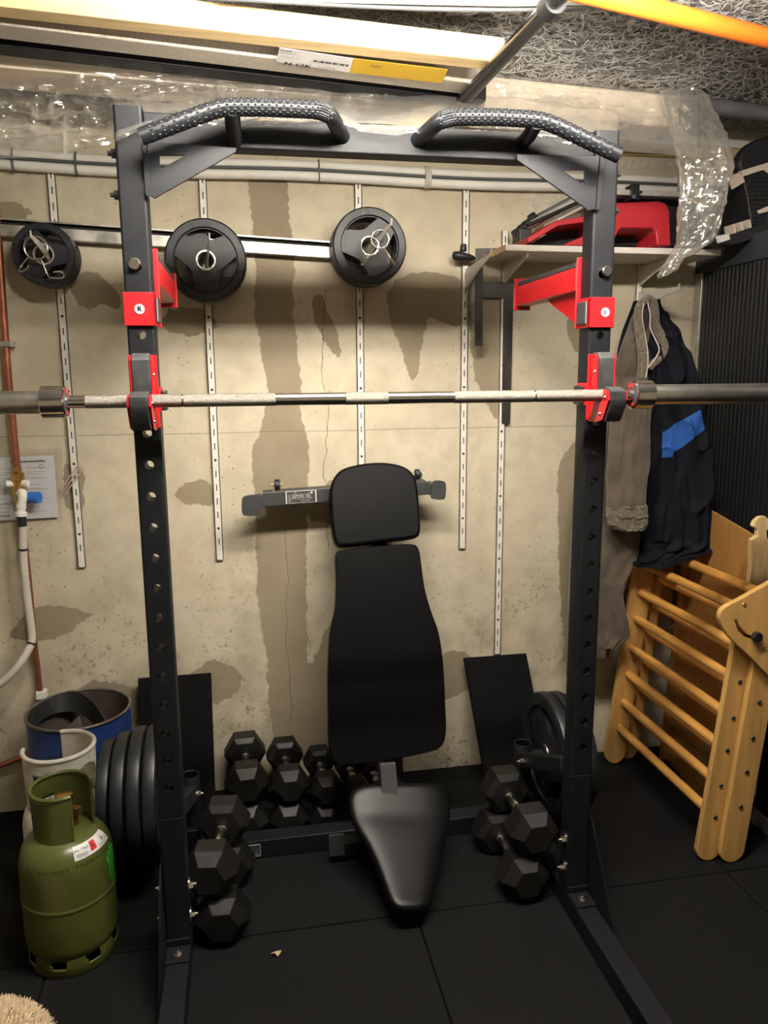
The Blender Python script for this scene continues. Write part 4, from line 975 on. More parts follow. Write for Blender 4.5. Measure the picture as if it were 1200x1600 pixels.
jk = thing('navy_jacket', tuple(at(1060, 700, y=-.13)), 'dark navy padded jacket with a bright blue panel, hanging right of the brown coat', 'jacket')
Yj = -.105
jrows = [(470, 992, 1020, Yj+.03), (490, 984, 1036, Yj+.02), (515, 974, 1052, Yj+.01), (545, 966, 1070, Yj), (600, 960, 1090, Yj), (650, 968, 1100, Yj-.01), (700, 985, 1105, Yj-.02), (780, 990, 1109, Yj-.03), (840, 990, 1110, Yj-.04), (856, 988, 1108, Yj-.04), (872, 986, 1060, Yj-.04), (882, 988, 1022, Yj-.04)]
jb = garment(jrows, .055, .020, 12.4, ny=280, nn=240, dyr=-.11, diag=1.1)
def inpoly(x, y, P):
    c = False
    for i in range(len(P)):
        (ax, ay), (bx_, by) = P[i], P[(i+1) % len(P)]
        if (ay > y) != (by > y) and x < (bx_-ax)*(y-ay)/(by-ay)+ax: c = not c
    return c
jb.build('body', M['navy'], jk, smooth=70, recalc=False)
# the blue chest panel is a patch sewn on the jacket: it follows the jacket's own surface
from mathutils.bvhtree import BVHTree
bv = BVHTree.FromPolygons(jb.v, [tuple(f) for f in jb.f])
ptop = [(1035, 675), (1044, 671), (1053, 663), (1070, 654), (1095, 640)]; pbot = [(1034, 715), (1051, 714), (1053, 706), (1066, 699), (1101, 671)]
def along(P_, u):
    t = u*(len(P_)-1); k = min(int(t), len(P_)-2); f = t-k; return P_[k][0]+(P_[k+1][0]-P_[k][0])*f, P_[k][1]+(P_[k+1][1]-P_[k][1])*f
nu, nv = 60, 30; vs = []
for i in range(nu+1):
    (ax, ay), (bx_, by) = along(ptop, i/nu), along(pbot, i/nu)
    for j in range(nv+1):
        d = ray(ax+(bx_-ax)*j/nv, ay+(by-ay)*j/nv).normalized(); h = bv.ray_cast(CAM, d)
        vs.append((h[0] if h[0] else CAM+d*2.6)-d*.0022)
blue = MB(); blue.add(vs, [(i*(nv+1)+j, i*(nv+1)+j+1, (i+1)*(nv+1)+j+1, (i+1)*(nv+1)+j) for i in range(nu) for j in range(nv)])
blue.build('blue_panel', M['blue'], jk, smooth=70, recalc=False, label='bright blue chest panel')
edge_roll([(988, 880), (1010, 880), (1030, 873), (1062, 864), (1090, 853), (1109, 845)], .010, 'hem', M['navy'], jk, Yj-.085)
b = MB(); b.tube(sm([at(p, q_, y=Yj-.082) for p, q_ in ((1022, 640), (1018, 700), (1015, 760), (1012, 820), (1008, 868))], 5), .006, n=10); b.build('zip_flap', M['navy'], jk)
for p in ((1030, 641), (1017, 714)):
    q = at(*p, y=Yj-.085); b = MB(); b.lathe([(0, .002), (.004, .002), (.006, 0)], o=q, ax=(0, -1, 0), n=14); b.build('snap_button', M['dark_steel'], jk)

# ------------------------------------------------------------------ cabinet with tambour front on the right
cabn = thing('tambour_cabinet', (1.62, -.75, 0), 'tall anthracite cabinet with ribbed roller front along the right side', 'cabinet')
XC = 1.318; y0_, y1_ = -1.75, -.012
b = MB(); b.box(XC+.02, XC+.45, y0_, y1_, 0, 1.955); b.build('carcass', M['cabinet'], cabn, bevel=.003)
b = MB(); b.box(XC-.001, XC+.0195, y0_, y1_, 1.865, 1.954); b.build('top_rail', M['cabinet'], cabn, bevel=.004)
b = MB(); b.box(XC, XC+.0195, y1_-.045, y1_, .06, 1.8645); b.build('jamb', M['galv'], cabn, bevel=.003)
b = MB(); b.box(XC-.002, XC+.0195, y0_, y1_, 0.001, .055); b.build('plinth', M['galv'], cabn, bevel=.003)
b = MB(); pts = []; y = y1_-.046; k = 0
while y > y0_:
    pts += [(XC+.014, y), (XC+.006, y-.003), (XC+.006, y-.017), (XC+.014, y-.020)]; y -= .022
n = len(pts); b.add([V((x, y, z)) for z in (.0555, 1.8645) for x, y in pts], [(i, i+1, n+i+1, n+i) for i in range(n-1)])
b.build('tambour_front', M['tambour'], cabn, smooth=0, recalc=False)

# ------------------------------------------------------------------ shelf and what lies on it
sh = thing('wall_shelf', (.89, -.125, 1.905), 'white laminate wall shelf on brackets at the right, with a raw left end', 'shelf')
ZS0, ZS1 = 1.895, 1.914
b = MB(); b.box(.508, 1.262, -.25, -.016, ZS0, ZS1); b.build('board', M['shelf'], sh, bevel=.001)
b = MB(); b.box(.506, .5082, -.25, -.016, ZS0, ZS1); b.build('raw_end', M['shelfend'], sh, label='raw chipboard end')
def P(px, py, y): return at(px, py, y=y)
# red step stool lying on the shelf
st_ = thing('step_stool', tuple(P(935, 380, -.18)), 'red plastic folding step stool lying on the shelf behind the right upright', 'step stool')
y = -.235; b = MB()
arch = [(926, 384), (930, 345), (934, 328), (945, 317), (1030, 314), (1042, 318), (1047, 330), (1049, 384), (1027, 384), (1025, 362), (1020, 357), (972, 357), (966, 362), (957, 384)]
pa_ = [P(a, c, y) for a, c in arch]; pa_ = [V((p.x, p.y, max(p.z, ZS1+.001))) for p in pa_]
b.prism(pa_, (0, .16, .0)); b.build('leg_panel', M['redplastic'], st_, bevel=.006, seg=3)
b = MB(); q = [(824, 372), (869, 344), (925, 336), (925, 346), (872, 353), (826, 380)]
pq = [P(a, c, -.24) for a, c in q]; pq = [V((p.x, p.y, max(p.z, ZS1+.001))) for p in pq]; b.prism(pq, (0, .17, 0)); b.build('tread', M['redplastic'], st_, bevel=.003)
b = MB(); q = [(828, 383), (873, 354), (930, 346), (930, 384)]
pq = [P(a, c, -.10) for a, c in q]; pq = [V((p.x, p.y, max(p.z, ZS1+.001))) for p in pq]; b.prism(pq, (0, .006, 0)); b.build('underside_shade', M['lining'], st_)  # dark sheet put in as the shade under the tread
b = MB(); q = [(890, 378), (925, 364), (925, 376), (925, 384), (880, 384)]
pq = [P(a, c, -.236) for a, c in q]; pq = [V((p.x, p.y, max(p.z, ZS1+.001))) for p in pq]; b.prism(pq, (0, .1, 0)); b.build('rim', M['redplastic'], st_, bevel=.003)
# folded tripod
tp = thing('folded_tripod', tuple(P(800, 372, -.14)), 'folded dark tripod with pale tubes lying on the shelf beside the red stool', 'tripod')
for a, c, r, m, yy in (((808, 366), (935, 296), .007, 'dark_steel', -.075), ((820, 356), (940, 290), .011, 'alu', -.105), ((824, 352), (935, 302), .006, 'uhmw_dark', -.125), ((840, 338), (940, 285), .008, 'greypipe', -.05), ((850, 355), (940, 308), .006, 'alu', -.145)):
    b = MB(); b.cyl(P(*a, yy), P(*c, yy-.0), r, n=16); b.build('tube', M[m], tp)
for px, py, yy, r in ((806, 364, -.085, .013), (816, 357, -.11, .015), (832, 340, -.06, .015), (822, 350, -.105, .012)):
    q = P(px, py, yy); b = MB(); d = V((.8, 0, .5)).normalized(); b.cyl(q-d*.012, q+d*.012, r, n=16); b.build('collar', M['uhmw_dark'], tp, bevel=.002)
b = MB(); q = P(815, 372, -.10); b.box(q.x-.02, q.x+.025, -.13, -.06, ZS1+.0005, q.z+.028); b.build('head', M['uhmw_dark'], tp, bevel=.006)
# black bag right of the stool, widened behind it to darken the arch opening
def lump(name, rows, depth, folds, seed, m, zmin=None, **k):
    b = garment(rows, depth, folds, seed, ny=40, nn=40)
    if zmin is not None: b.v = [V((p.x, p.y, max(p.z, zmin))) for p in b.v]
    return b.build(name, m, smooth=60, **k)
lump('black_bag', [(308, 945, 1062, -.065), (322, 935, 1085, -.065), (345, 932, 1100, -.065), (370, 930, 1110, -.065), (386, 930, 1110, -.065)], .045, .015, 3.3, M['bag'], ZS1+.001, label='soft black bag on the shelf between red stool and hanging film', cat='bag')
lump('black_case', [(316, 1120, 1128, -.10), (330, 1112, 1136, -.10), (350, 1104, 1137, -.10), (366, 1100, 1128, -.10), (386, 1100, 1124, -.10)], .05, .008, 6.1, M['uhmw_dark'], ZS1+.001, label='small dark case at the right end of the shelf behind the film', cat='case')
# spirit level with clamp, resting across the stool
lv = thing('straightedge', tuple(P(990, 299, -.18)), 'pale aluminium straightedge with a black clip above the red stool', 'straightedge')
b = MB(); b.prism([P(925, 294, -.2), P(1075, 300, -.2), P(1075, 308, -.2), P(925, 303, -.2)], (0, .03, 0)); b.build('bar', M['alu'], lv, bevel=.001)
q0, q1 = P(986, 288, -.206), P(997, 313, -.206); b = MB(); b.box(q0.x, q1.x, -.214, -.165, q1.z, q0.z); b.cyl(P(991, 307, -.235), P(991, 307, -.205), .008, n=16); b.bar(P(985, 310, -.225), P(1003, 299, -.225), .006, .008); b.build('clip', M['uhmw_dark'], lv, bevel=.002)
# black woven seat on the cabinet
ws = thing('woven_seat', tuple(at(1190, 340, x=1.42)), 'black woven plastic child seat with a beige strap on top of the cabinet', 'seat')
ZC = 1.956
def Px(px, py, x): return at(px, py, x=x)
yb_ = -.30; b = MB()
sh_ = [(1156, 262), (1155, 252), (1162, 236), (1175, 222), (1195, 213), (1225, 208), (1260, 215), (1280, 235), (1275, 258), (1240, 255), (1200, 260), (1165, 268)]
b.prism(sm([P(a, c, yb_) for a, c in sh_], 3, True), (0, .05, 0)); b.build('backrest', M['woven'], ws, bevel=.012, seg=3)
b = MB(); body = [(1160, 278), (1172, 270), (1200, 262), (1290, 248), (1290, 352), (1200, 364), (1174, 352), (1168, 310)]
pb_ = [P(a, c, yb_-.01) for a, c in body]; b.prism([V((p.x, p.y, max(p.z, ZC+.02))) for p in pb_], (0, .16, 0)); b.build('shell', M['woven'], ws, bevel=.006)
b = MB()
for i in range(13):
    for j in range(12):
        px, py = 1170+i*9+(j % 2)*4, 276+j*7
        if inpoly(px, py, [(1168, 276), (1290, 255), (1290, 345), (1200, 358), (1176, 350), (1170, 310)]):
            q = P(px, py, yb_-.011); b.box(q.x-.007, q.x+.007, q.y-.004, q.y, q.z-.0035, q.z+.0035)
b.build('weave', M['woven'], ws, bevel=.001, seg=1)
b = MB()
for pts in ([(1138, 277), (1158, 268), (1164, 284), (1144, 296)], [(1154, 268), (1200, 254), (1270, 238), (1270, 246), (1200, 263), (1160, 276)], [(1191, 264), (1200, 261), (1210, 266), (1203, 272)], [(1184, 329), (1200, 322), (1216, 318), (1216, 326), (1186, 334)]):
    b.prism([P(a, c, yb_-.02) for a, c in pts], (0, .004, 0))
b.build('strap', M['strap'], ws, smooth=0)
b = MB(); tr_ = [(1112, 380), (1122, 368), (1142, 366), (1200, 346), (1290, 326), (1290, 352), (1200, 366), (1150, 382), (1125, 388)]
pb_ = [P(a, c, yb_-.03) for a, c in tr_]; b.prism([V((p.x, p.y, max(p.z, ZS1+.002))) for p in pb_], (0, .06, 0)); b.build('base', M['woven'], ws, bevel=.003)
b = MB()
for px in (1142, 1154, 1166): b.prism([P(px+6, 366-(px-1142)*.32, yb_-.028), P(px+9, 365-(px-1142)*.32, yb_-.028), P(px+6, 350-(px-1142)*.3, yb_-.028), P(px+4, 350-(px-1142)*.3, yb_-.028)], (0, .05, 0))
b.build('slat', M['strap'], ws)
b = MB(); b.prism([P(a, c, yb_-.034) for a, c in ((1118, 369), (1139, 365), (1141, 374), (1122, 380))], (0, .003, 0)); b.build('tag', M['label'], ws)

# steel squares and clamp at the left end of the shelf
b = MB(); b.prism([at(a, c, y=-.085) for a, c in ((743, 388), (812, 387), (812, 396), (755, 397), (754, 540), (742, 540))], (0, .004, 0)); b.build('steel_square', M['dark_steel'], bevel=.0008, seg=1, label='smaller dark steel square hanging at the left end of the shelf', cat='steel square', group='steel squares')
b = MB(); b.prism([at(a, c, y=-.0175) for a, c in ((750, 441), (803, 441), (797, 662), (784, 662), (787, 466), (750, 465))], (0, .004, 0)); b.build('steel_square', M['dark_steel'], bevel=.0008, seg=1, label='larger dark steel square with its long leg reaching below the barbell', cat='steel square', group='steel squares')
ck_ = thing('black_clamp', tuple(at(725, 400, y=-.06)), 'small black plastic clamp on the wall strip left of the shelf', 'clamp')
b = MB(); rings = []
q = at(722, 401, y=-.05)
for x_, rz_, ry_ in ((-.034, .006, .006), (-.030, .013, .014), (-.012, .016, .02), (.008, .014, .02), (.026, .012, .016), (.040, .008, .010), (.046, .004, .004)):
    rings.append([q+V((x_, ry_*math.cos(a), rz_*math.sin(a)-.1*x_)) for a in np.linspace(0, 2*PI, 20, endpoint=False)])
b.loft(rings); b.build('jaw', M['uhmw_dark'], ck_, smooth=60)
b = MB(); q2 = at(724, 387, y=-.05); b.cyl(q2-V((0, 0, .012)), q2+V((0, 0, .012)), .0125, .010, n=12); b.build('knob', M['uhmw_dark'], ck_, bevel=.003)
# ------------------------------------------------------------------ gas bottles
def shellgrid(c, rad, z0, z1, skip, nz=14, n=144):
    """open cylinder wall as a grid, cells left out where skip(azimuth_deg, t)"""
    b = MB(); idx = {}; vs = []; fs = []
    def vid(i, j):
        i %= n
        if (i, j) not in idx:
            a = 2*PI*i/n; t = j/nz; r = rad(t) if callable(rad) else rad; idx[(i, j)] = len(vs); vs.append(c+V((r*math.cos(a), r*math.sin(a), z0+(z1-z0)*t)))
        return idx[(i, j)]
    for i in range(n):
        for j in range(nz):
            if not skip(((i+.5)*360/n+180) % 360-180, (j+.5)/nz): fs.append((vid(i, j), vid(i+1, j), vid(i+1, j+1), vid(i, j+1)))
    b.add(vs, fs); return b
def rim(c, r, z, a0, a1, th):
    b = MB(); b.tube([c+V((r*math.cos(math.radians(a)), r*math.sin(math.radians(a)), z)) for a in np.linspace(a0, a1, 80)], th, n=12); return b
def smooth_prof(p, k=6): return [(q.x, q.y) for q in sm([(a, c, 0) for a, c in p], k)]
gc = V((-.831, -.737, 0))
gb = thing('gas_bottle', tuple(gc), 'olive green gas bottle with a hazard sticker, standing at the front left', 'gas bottle')
gprof = smooth_prof([(.060, .028), (.094, .036), (.112, .060), (.1155, .10), (.1155, .19), (.1155, .262), (.1130, .296), (.103, .326), (.083, .346), (.050, .358), (.0, .364)])
b = MB(); b.lathe(gprof, o=gc, n=96); b.build('body', M['green'], gb, smooth=60)
b = MB(); b.lathe([(.1150, .183), (.1172, .187), (.1178, .190), (.1172, .193), (.1150, .197)], o=gc, n=96); b.build('weld_seam', M['green'], gb, smooth=60)
def ft(a, t):
    a = (a+180) % 360
    for m in (38, 83, 128, 173, 218, 263, 308, 353):
        d = abs((a-m+180) % 360-180)
        if t > .5 and d < 11-5*(1-t): return True
    return False
shellgrid(gc, lambda t: .106+.004*math.sin(t*PI), 0.0005, .058, ft, nz=12).build('foot_ring', M['green'], gb, smooth=50, solid=.003, soff=0)
def colg(a, t):
    if -60 < a < 12: return True
    return 118 < a < 158 and t < .60
shellgrid(gc, lambda t: (.0705+.003*t), .344, .472, colg).build('collar', M['green'], gb, smooth=50, solid=.003, soff=0)
rim(gc, .073, .474, 12, 300, .0052).build('collar_rim', M['green'], gb)
for a in (-60, 12):
    b = MB(); r_ = math.radians(a); b.tube([gc+V((.071*math.cos(r_), .071*math.sin(r_), .352)), gc+V((.0732*math.cos(r_), .0732*math.sin(r_), .473))], .0035, n=8); b.build('collar_rim', M['green'], gb)
b = MB(); b.lathe([(0, .355), (.030, .355), (.030, .38), (.02, .385), (.0165, .425), (.021, .427), (.021, .444), (0, .446)], o=gc+V((.004, .01, 0)), n=32); b.bar(gc+V((.004, .01, .405)), gc+V((.045, -.012, .405)), .018, .018); b.build('valve', M['brass'], gb, smooth=40)
# things printed on the curved shell: azimuth / arc length along the profile
def on_shell(az, z, off=.0008):
    for (r0, z0_), (r1, z1_) in zip(gprof, gprof[1:]):
        if z0_ <= z <= z1_ and z1_ > z0_:
            r = r0+(r1-r0)*(z-z0_)/(z1_-z0_); t = V((r1-r0, z1_-z0_, 0)).normalized(); nn_ = V((t.y, -t.x, 0)); break
    a = math.radians(az); return gc+V(((r+nn_.x*off)*math.cos(a), (r+nn_.x*off)*math.sin(a), z+nn_.y*off))
def patch(b, a0, a1, z0_, z1_, off, na=30, nz=10, f=None):
    o = []; 
    for i in range(na+1):
        for j in range(nz+1):
            u, v = i/na, j/nz
            if f: az, z = f(u, v)
            else: az, z = a0+(a1-a0)*u, z0_+(z1_-z0_)*v
            o.append(on_shell(az, z, off))
    return b.add(o, [(i*(nz+1)+j, (i+1)*(nz+1)+j, (i+1)*(nz+1)+j+1, i*(nz+1)+j+1) for i in range(na) for j in range(nz)])
def lift(s): return .350+.0358*math.sin(s*PI/2)            # z along the shoulder, s 0..1
b = MB(); patch(b, 0, 0, 0, 0, .0008, f=lambda u, v: (-66+62*u, .318+(.345-.318)*v)); lab = b.build('sticker', M['label'], gb, smooth=60, recalc=False, label='white curved hazard sticker')
b = MB(); patch(b, 0, 0, 0, 0, .0014, na=6, nz=6, f=lambda u, v: (-41+10*(u)+2*(v-.5), .324+.018*v)); b.build('red_diamond', M['labelred'], lab, smooth=0, recalc=False)
b = MB()
for a0, a1, z0_, z1_ in ((-38, -35, 0.3305, 0.3355), (-37.2, -35.4, 0.3355, 0.3375), (-18, -15, 0.3305, 0.3345), (-17, -16, 0.3345, 0.3385), (-19, -14.5, 0.3280, 0.3290), (-27, -25, 0.3265, 0.3271), (-28, -12, 0.3240, 0.3245), (-28, -12, 0.3220, 0.3225), (-63, -46, 0.3290, 0.3296), (-63, -46, 0.3270, 0.3276), (-63, -46, 0.3250, 0.3256), (-60, -48, 0.3225, 0.3231), (-12, -7, 0.3265, 0.3271), (-12, -7, 0.3285, 0.3291), (-12, -7, 0.3305, 0.3311)):
    patch(b, a0, a1, z0_, z1_, .0018, na=5, nz=2)
def shelltext(b, s, size, azc, zc_, off=.0016, flip=1):
    vs, fs = text(s, size)
    b.add([on_shell(azc+math.degrees(p.x/.105), zc_+p.y*.62, off) for p in vs], fs)
shelltext(b, 'UN 1965', .0125, -55, .336); b.build('lettering', M['ink'], lab, smooth=0, recalc=False)
b = MB(); shelltext(b, 'TARRA 8.1 KG', .020, -33, .304, .0006); shelltext(b, '5.1 KG 2033', .020, -102, .302, .0006); b.build('stamped_text', mat('dark_olive_print', (.012, .016, .005), .5), gb, smooth=0, recalc=False)
def claws(off, m, grow):
    b = MB()
    for k, (dx, top_, bot_) in enumerate(((-.016, .292, .205), (-.003, .302, .188), (.010, .298, .208))):
        pts = [(dx-.006, top_-.006), (dx+.004, top_+.010), (dx+.010, top_-.004), (dx+.007, top_-.030), (dx+.010, top_-.034), (dx+.006, (top_+bot_)/2), (dx+.009, (top_+bot_)/2-.008), (dx+.006, bot_+.018), (dx+.004, bot_), (dx-.001, bot_+.020), (dx+.001, (top_+bot_)/2), (dx-.003, (top_+bot_)/2+.012), (dx, top_-.026), (dx-.012, top_-.018)]
        cx, cy = sum(p[0] for p in pts)/len(pts), sum(p[1] for p in pts)/len(pts)
        pts = [(cx+(x-cx)*grow, cy+(z-cy)*(1+(grow-1)*.3)) for x, z in pts]
        b.add([on_shell(-10+math.degrees(x/.115), z, off) for x, z in pts], [tuple(range(len(pts)))])
    return b.build('claw_print', m, gb, smooth=0, recalc=False)
claws(.0006, M['ink'], 1.22); claws(.0011, M['neon'], .95)

wc = V((-.885, -.512, 0))
wbt = thing('gas_bottle', tuple(wc), 'scuffed white gas bottle between the green bottle and the blue drum', 'gas bottle')
b = MB(); b.lathe(smooth_prof([(.09, .02), (.108, .04), (.112, .08), (.112, .22), (.110, .27), (.098, .305), (.07, .325), (.0, .332)]), o=wc, n=72); b.build('body', M['offwhite'], wbt, smooth=60)
b = MB(); b.lathe([(.095, .0005), (.099, .0005), (.099, .04), (.095, .04), (.095, .0005)], o=wc, n=64); b.build('foot_ring', M['offwhite'], wbt)
def colw(a, t):
    if a > 100 or a < -178: return True
    if -126 < a < -98 and .30 < t < .74: return True
    d = ((a+30)/31)**2+((t-.40)/.36)**2
    return d < 1
shellgrid(wc, lambda t: .091+.004*t, .312, .474, colw, nz=30).build('collar', M['offwhite'], wbt, smooth=50, solid=.005, soff=0)
rim(wc, .0945, .475, -178, 100, .0065).build('collar_rim', M['offwhite'], wbt)
b = MB(); b.lathe([(0, .33), (.035, .33), (.035, .343), (.018, .348), (.018, .375), (.024, .377), (.024, .388), (0, .39)], o=wc, n=32); b.build('valve', M['dark_steel'], wbt, smooth=40)
b = MB(); b.lathe([(0, 0), (.0145, 0), (.0145, .02), (.0, .024)], o=wc+V((.028, .03, .385)), ax=(0, -.6, .6), n=24); b.build('valve_cap', M['red'], wbt, smooth=40)

# ------------------------------------------------------------------ blue drum
dc = V((-.893, -.207, 0)); RD, HD = .158, .452
dr = thing('steel_drum', tuple(dc), 'open blue steel drum with a brown inside, at the wall in the left corner', 'drum')
b = MB(); b.lathe([(RD-.004, .0), (RD, .004), (RD, .15), (RD+.004, .155), (RD, .16), (RD, .30), (RD+.004, .305), (RD, .31), (RD, HD)], o=dc, n=96); b.build('shell', M['drumblue'], dr, smooth=40)
b = MB(); b.lathe([(RD-.003, HD), (RD-.003, .012), (.0, .010)], o=dc, n=96); b.build('inside', M['druminner'], dr, smooth=40, recalc=False)
b = MB(); b.tube([dc+V((RD*math.cos(a), RD*math.sin(a), HD)) for a in np.linspace(0, 2*PI, 96, endpoint=False)], .0048, n=12, closed=True); b.build('rim', mat('worn_grey_rim', (.16, .14, .125), .4, .5, var=.3, vscale=40), dr)
b = MB(); a0 = math.radians(-30); ctr = dc+V(((RD+.008)*math.cos(a0), (RD+.008)*math.sin(a0), .375)); tg = V((-math.sin(a0), math.cos(a0), 0)); nn_ = V((math.cos(a0), math.sin(a0), 0))
b.tube([ctr+tg*(.048*math.cos(t))+V((0, 0, .010*math.sin(t)))+nn_*(.006) for t in np.linspace(0, 2*PI, 40, endpoint=False)], .003, n=10, closed=True); b.build('handle', mat('blue_wire', (.05, .09, .26), .4), dr)
# dark rubber strip bent inside it
path = sm([dc+V(p) for p in ((-.146, -.030, .43), (-.138, .050, .452), (-.090, .115, .460), (-.03, .118, .462), (.030, .070, .440), (.085, -.015, .40), (.125, -.070, .36))], 8)
b = MB(); n = len(path)
b.loft([[p+V((0, 0, 0)), p+V((.004, .004, .0)), p+V((.010, -.012, -.035-.07*i/(n-1))), p+V((.006, -.016, -.035-.07*i/(n-1)))] for i, p in enumerate(path)]); b.build('rubber_strip', M['rubber'], smooth=40, label='dark rubber strip bent inside the blue drum, one loop above the rim', cat='rubber strip')
b = MB(); b.prism([dc+V(p) for p in ((-.115, -.075, .34), (.0, -.005, .425), (.055, -.105, .30), (-.03, -.125, .28))], (0, .006, .004)); b.build('brown_board', M['druminner'], label='brown board leaning inside the blue drum', cat='board')

# ------------------------------------------------------------------ leaning boards
def lean(x0_, x1_, yt, yb_, zt, label, sh=0):
    b = MB(); a = V((0, yt-yb_, zt-.003)); nn_ = V((0, -a.z, a.y)).normalized()*.024
    p = [V((x0_+sh, yb_, .003)), V((x1_+sh, yb_, .003)), V((x1_, yt, zt)), V((x0_, yt, zt))]
    b.prism([q+V((0, 0, .011)) for q in p], nn_*-1 if nn_.y > 0 else nn_)
    b.v = [V((q.x, min(q.y, -.003), max(q.z, .001))) for q in b.v]
    return b.build('leaning_tile', M['board'], bevel=.003, label=label, cat='rubber tile', group='black tiles leaning on the wall')
lean(-.728, -.480, -.030, -.150, .462, 'black rubber tile leaning on the wall behind the left upright')
lb_ = lean(.446, .690, -.030, -.235, .445, 'black rubber tile leaning on the wall right of the bench', .035)

# ------------------------------------------------------------------ copper pipe, valve, hose, paper
cp = thing('copper_pipe', tuple(at(30, 760, y=-.03)), 'vertical copper water pipe with brass valve, white hose and blue knob at the left edge', 'water pipe')
yp = -.035
b = MB(); b.tube([at(-12, 240, y=yp), at(2, 440, y=yp), at(12, 580, y=yp), at(25, 715, y=yp), at(27, 735, y=yp)], .0115, n=20); b.build('pipe', M['copper'], cp)
b = MB(); b.tube([at(34, 800, y=yp+.014), at(45, 900, y=yp+.014), at(55, 1010, y=yp+.014), at(64, 1086, y=yp+.014)], .0085, n=20); b.build('pipe', M['copper'], cp)
q = at(66, 1085, y=-.022); b = MB(); b.box(q.x-.018, q.x+.014, -.036, -.001, q.z-.014, q.z+.014); b.build('pipe_clip', M['plasticwhite'], cp, bevel=.003)
q = at(10, 538, y=-.03); b = MB(); b.box(q.x-.022, q.x+.022, -.05, -.001, q.z-.009, q.z+.009); b.build('pipe_clip', M['galv'], cp, bevel=.003)
v0, v1 = at(27, 730, y=yp), at(30, 790, y=yp); d = v1-v0
b = MB(); b.lathe([(.0, 0), (.0135, 0), (.0135, .012), (.017, .016), (.021, .020), (.021, .042), (.016, .046), (.0155, .058), (.019, .062), (.019, .090), (.015, .094), (.014, .118), (.0, .12)], o=v0, ax=d, n=6 if False else 28); e = v0+d*.78
b.cyl(e, e+V((.038, -.012, 0)), .012, n=20); vb = b.build('valve_body', M['brass'], cp)
b = MB(); b.cyl(e+V((.036, -.011, 0)), e+V((.068, -.022, 0)), .0185, .019, n=20); b.build('valve_knob', M['blueknob'], cp, bevel=.002)
m_ = v0+d*.42; b = MB()
for s_ in (-1, 1): b.cyl(m_+V((s_*.014, -.004, 0)), m_+V((s_*.034, -.010, 0)), .011, n=16)
b.build('valve_cap', M['plasticwhite'], cp, bevel=.002)
b = MB(); b.tube(sm([at(31, 772, y=yp-.014), at(35, 770, y=yp-.028), at(35, 780, y=yp-.034), at(33, 792, y=yp-.034), at(33, 812, y=yp-.034)], 5), .0135, n=18); b.cyl(at(33, 788, y=yp-.034), at(33, 794, y=yp-.034), .0155, n=18); b.cyl(at(33, 800, y=yp-.034), at(33, 806, y=yp-.034), .0185, n=18); b.build('elbow', M['plasticwhite'], cp)
b = MB(); b.cyl(at(33, 806, y=yp-.034), at(35, 822, y=yp-.034), .0145, n=18); b.build('black_union', M['uhmw_dark'], cp)
hp_ = sm([at(36, 822, y=yp-.034), at(36, 850, y=yp-.033), at(37, 880, y=yp-.03), at(42, 930, y=yp-.03), at(48, 975, y=yp-.032), at(50, 1000, y=yp-.04), at(42, 1020, y=yp-.06), at(25, 1045, y=yp-.08), at(0, 1068, y=yp-.09), at(-40, 1092, y=yp-.09)], 14)
b = MB(); b.tube(hp_, [.0125+(.0011 if i % 2 else -.0006) for i in range(len(hp_))], n=16); hs = b.build('hose', M['hose'], cp, smooth=60)
for i in (18, 74):
    b = MB(); dd = (hp_[i+1]-hp_[i]).normalized(); b.cyl(hp_[i]-dd*.003, hp_[i]+dd*.003, .0152, n=18); b.build('hose_tie', M['uhmw_dark'], hs)
b = MB(); b.tube([at(-60, 1228, y=-.03), at(0, 1196, y=-.03), at(45, 1180, y=-.03), at(110, 1160, y=-.02)], .010, n=16)
b.v = [V((p.x, p.y, p.z)) for p in b.v]; b.build('floor_pipe', M['copper'], label='reddish copper pipe low along the wall, left of the white bottle', cat='pipe')

dcm = thing('instruction_sheet', tuple(at(45, 815, y=-.02)), 'printed instruction sheet in a clear plastic sleeve on the wall behind the copper pipe', 'paper')
ys = -.012
b = MB(); b.prism([at(*p, y=ys) for p in ((-40, 717), (84, 711), (91, 808), (-40, 816))], (0, .001, 0)); pp = b.build('paper', M['paper'], dcm, smooth=0)
b = MB()
def inkline(x0_, y0__, x1_, y1__, w=.9): b.add([at(x0_, y0__, y=ys-.0006), at(x1_, y1__, y=ys-.0006), at(x1_, y1__+w, y=ys-.0006), at(x0_, y0__+w, y=ys-.0006)], [(0, 1, 2, 3)])
for i, py in enumerate((731, 737, 741, 746, 757, 764, 771, 778, 785, 792, 799)):
    inkline(40 if i < 9 else 44, py, 78-(i*7) % 16, py-.6, .6)
    inkline(-10, py+2, 22-(i*5) % 14, py+1, .6)
inkline(-6, 806, 17, 804.6, 2.); inkline(48, 748, 66, 747, .5); inkline(48, 763, 66, 762, .5)
for i in range(5): inkline(-5+i*2, 792-i*1.2, 24, 780-i*.5+i*3, .5)
b.build('print', M['midink'], pp, smooth=0, recalc=False)
b = MB(); U = (at(84, 711, y=ys)-at(0, 715, y=ys)).normalized(); put_text(b, 'Korte installatiehandleiding', .0098, at(43, 721, y=ys-.001), U, V((0, 0, 1)), bold=.0003)
b.tube([at(64, 729, y=ys-.001)+V((.006*math.cos(a), 0, .006*math.sin(a))) for a in np.linspace(0, 2*PI, 24, endpoint=False)], .0006, n=6, closed=True); b.build('print', M['ink'], pp, smooth=0, recalc=False)
b = MB(); g = []
for i in range(13):
    for j in range(11):
        u, v = i/12, j/10; px = -40+(98+40)*u; py = 704+(1-v)*0+v*112-4*u*(1-v)
        g.append(at(px, py, y=-.018-.004*noise.noise(V((u*5, v*4, 2)))))
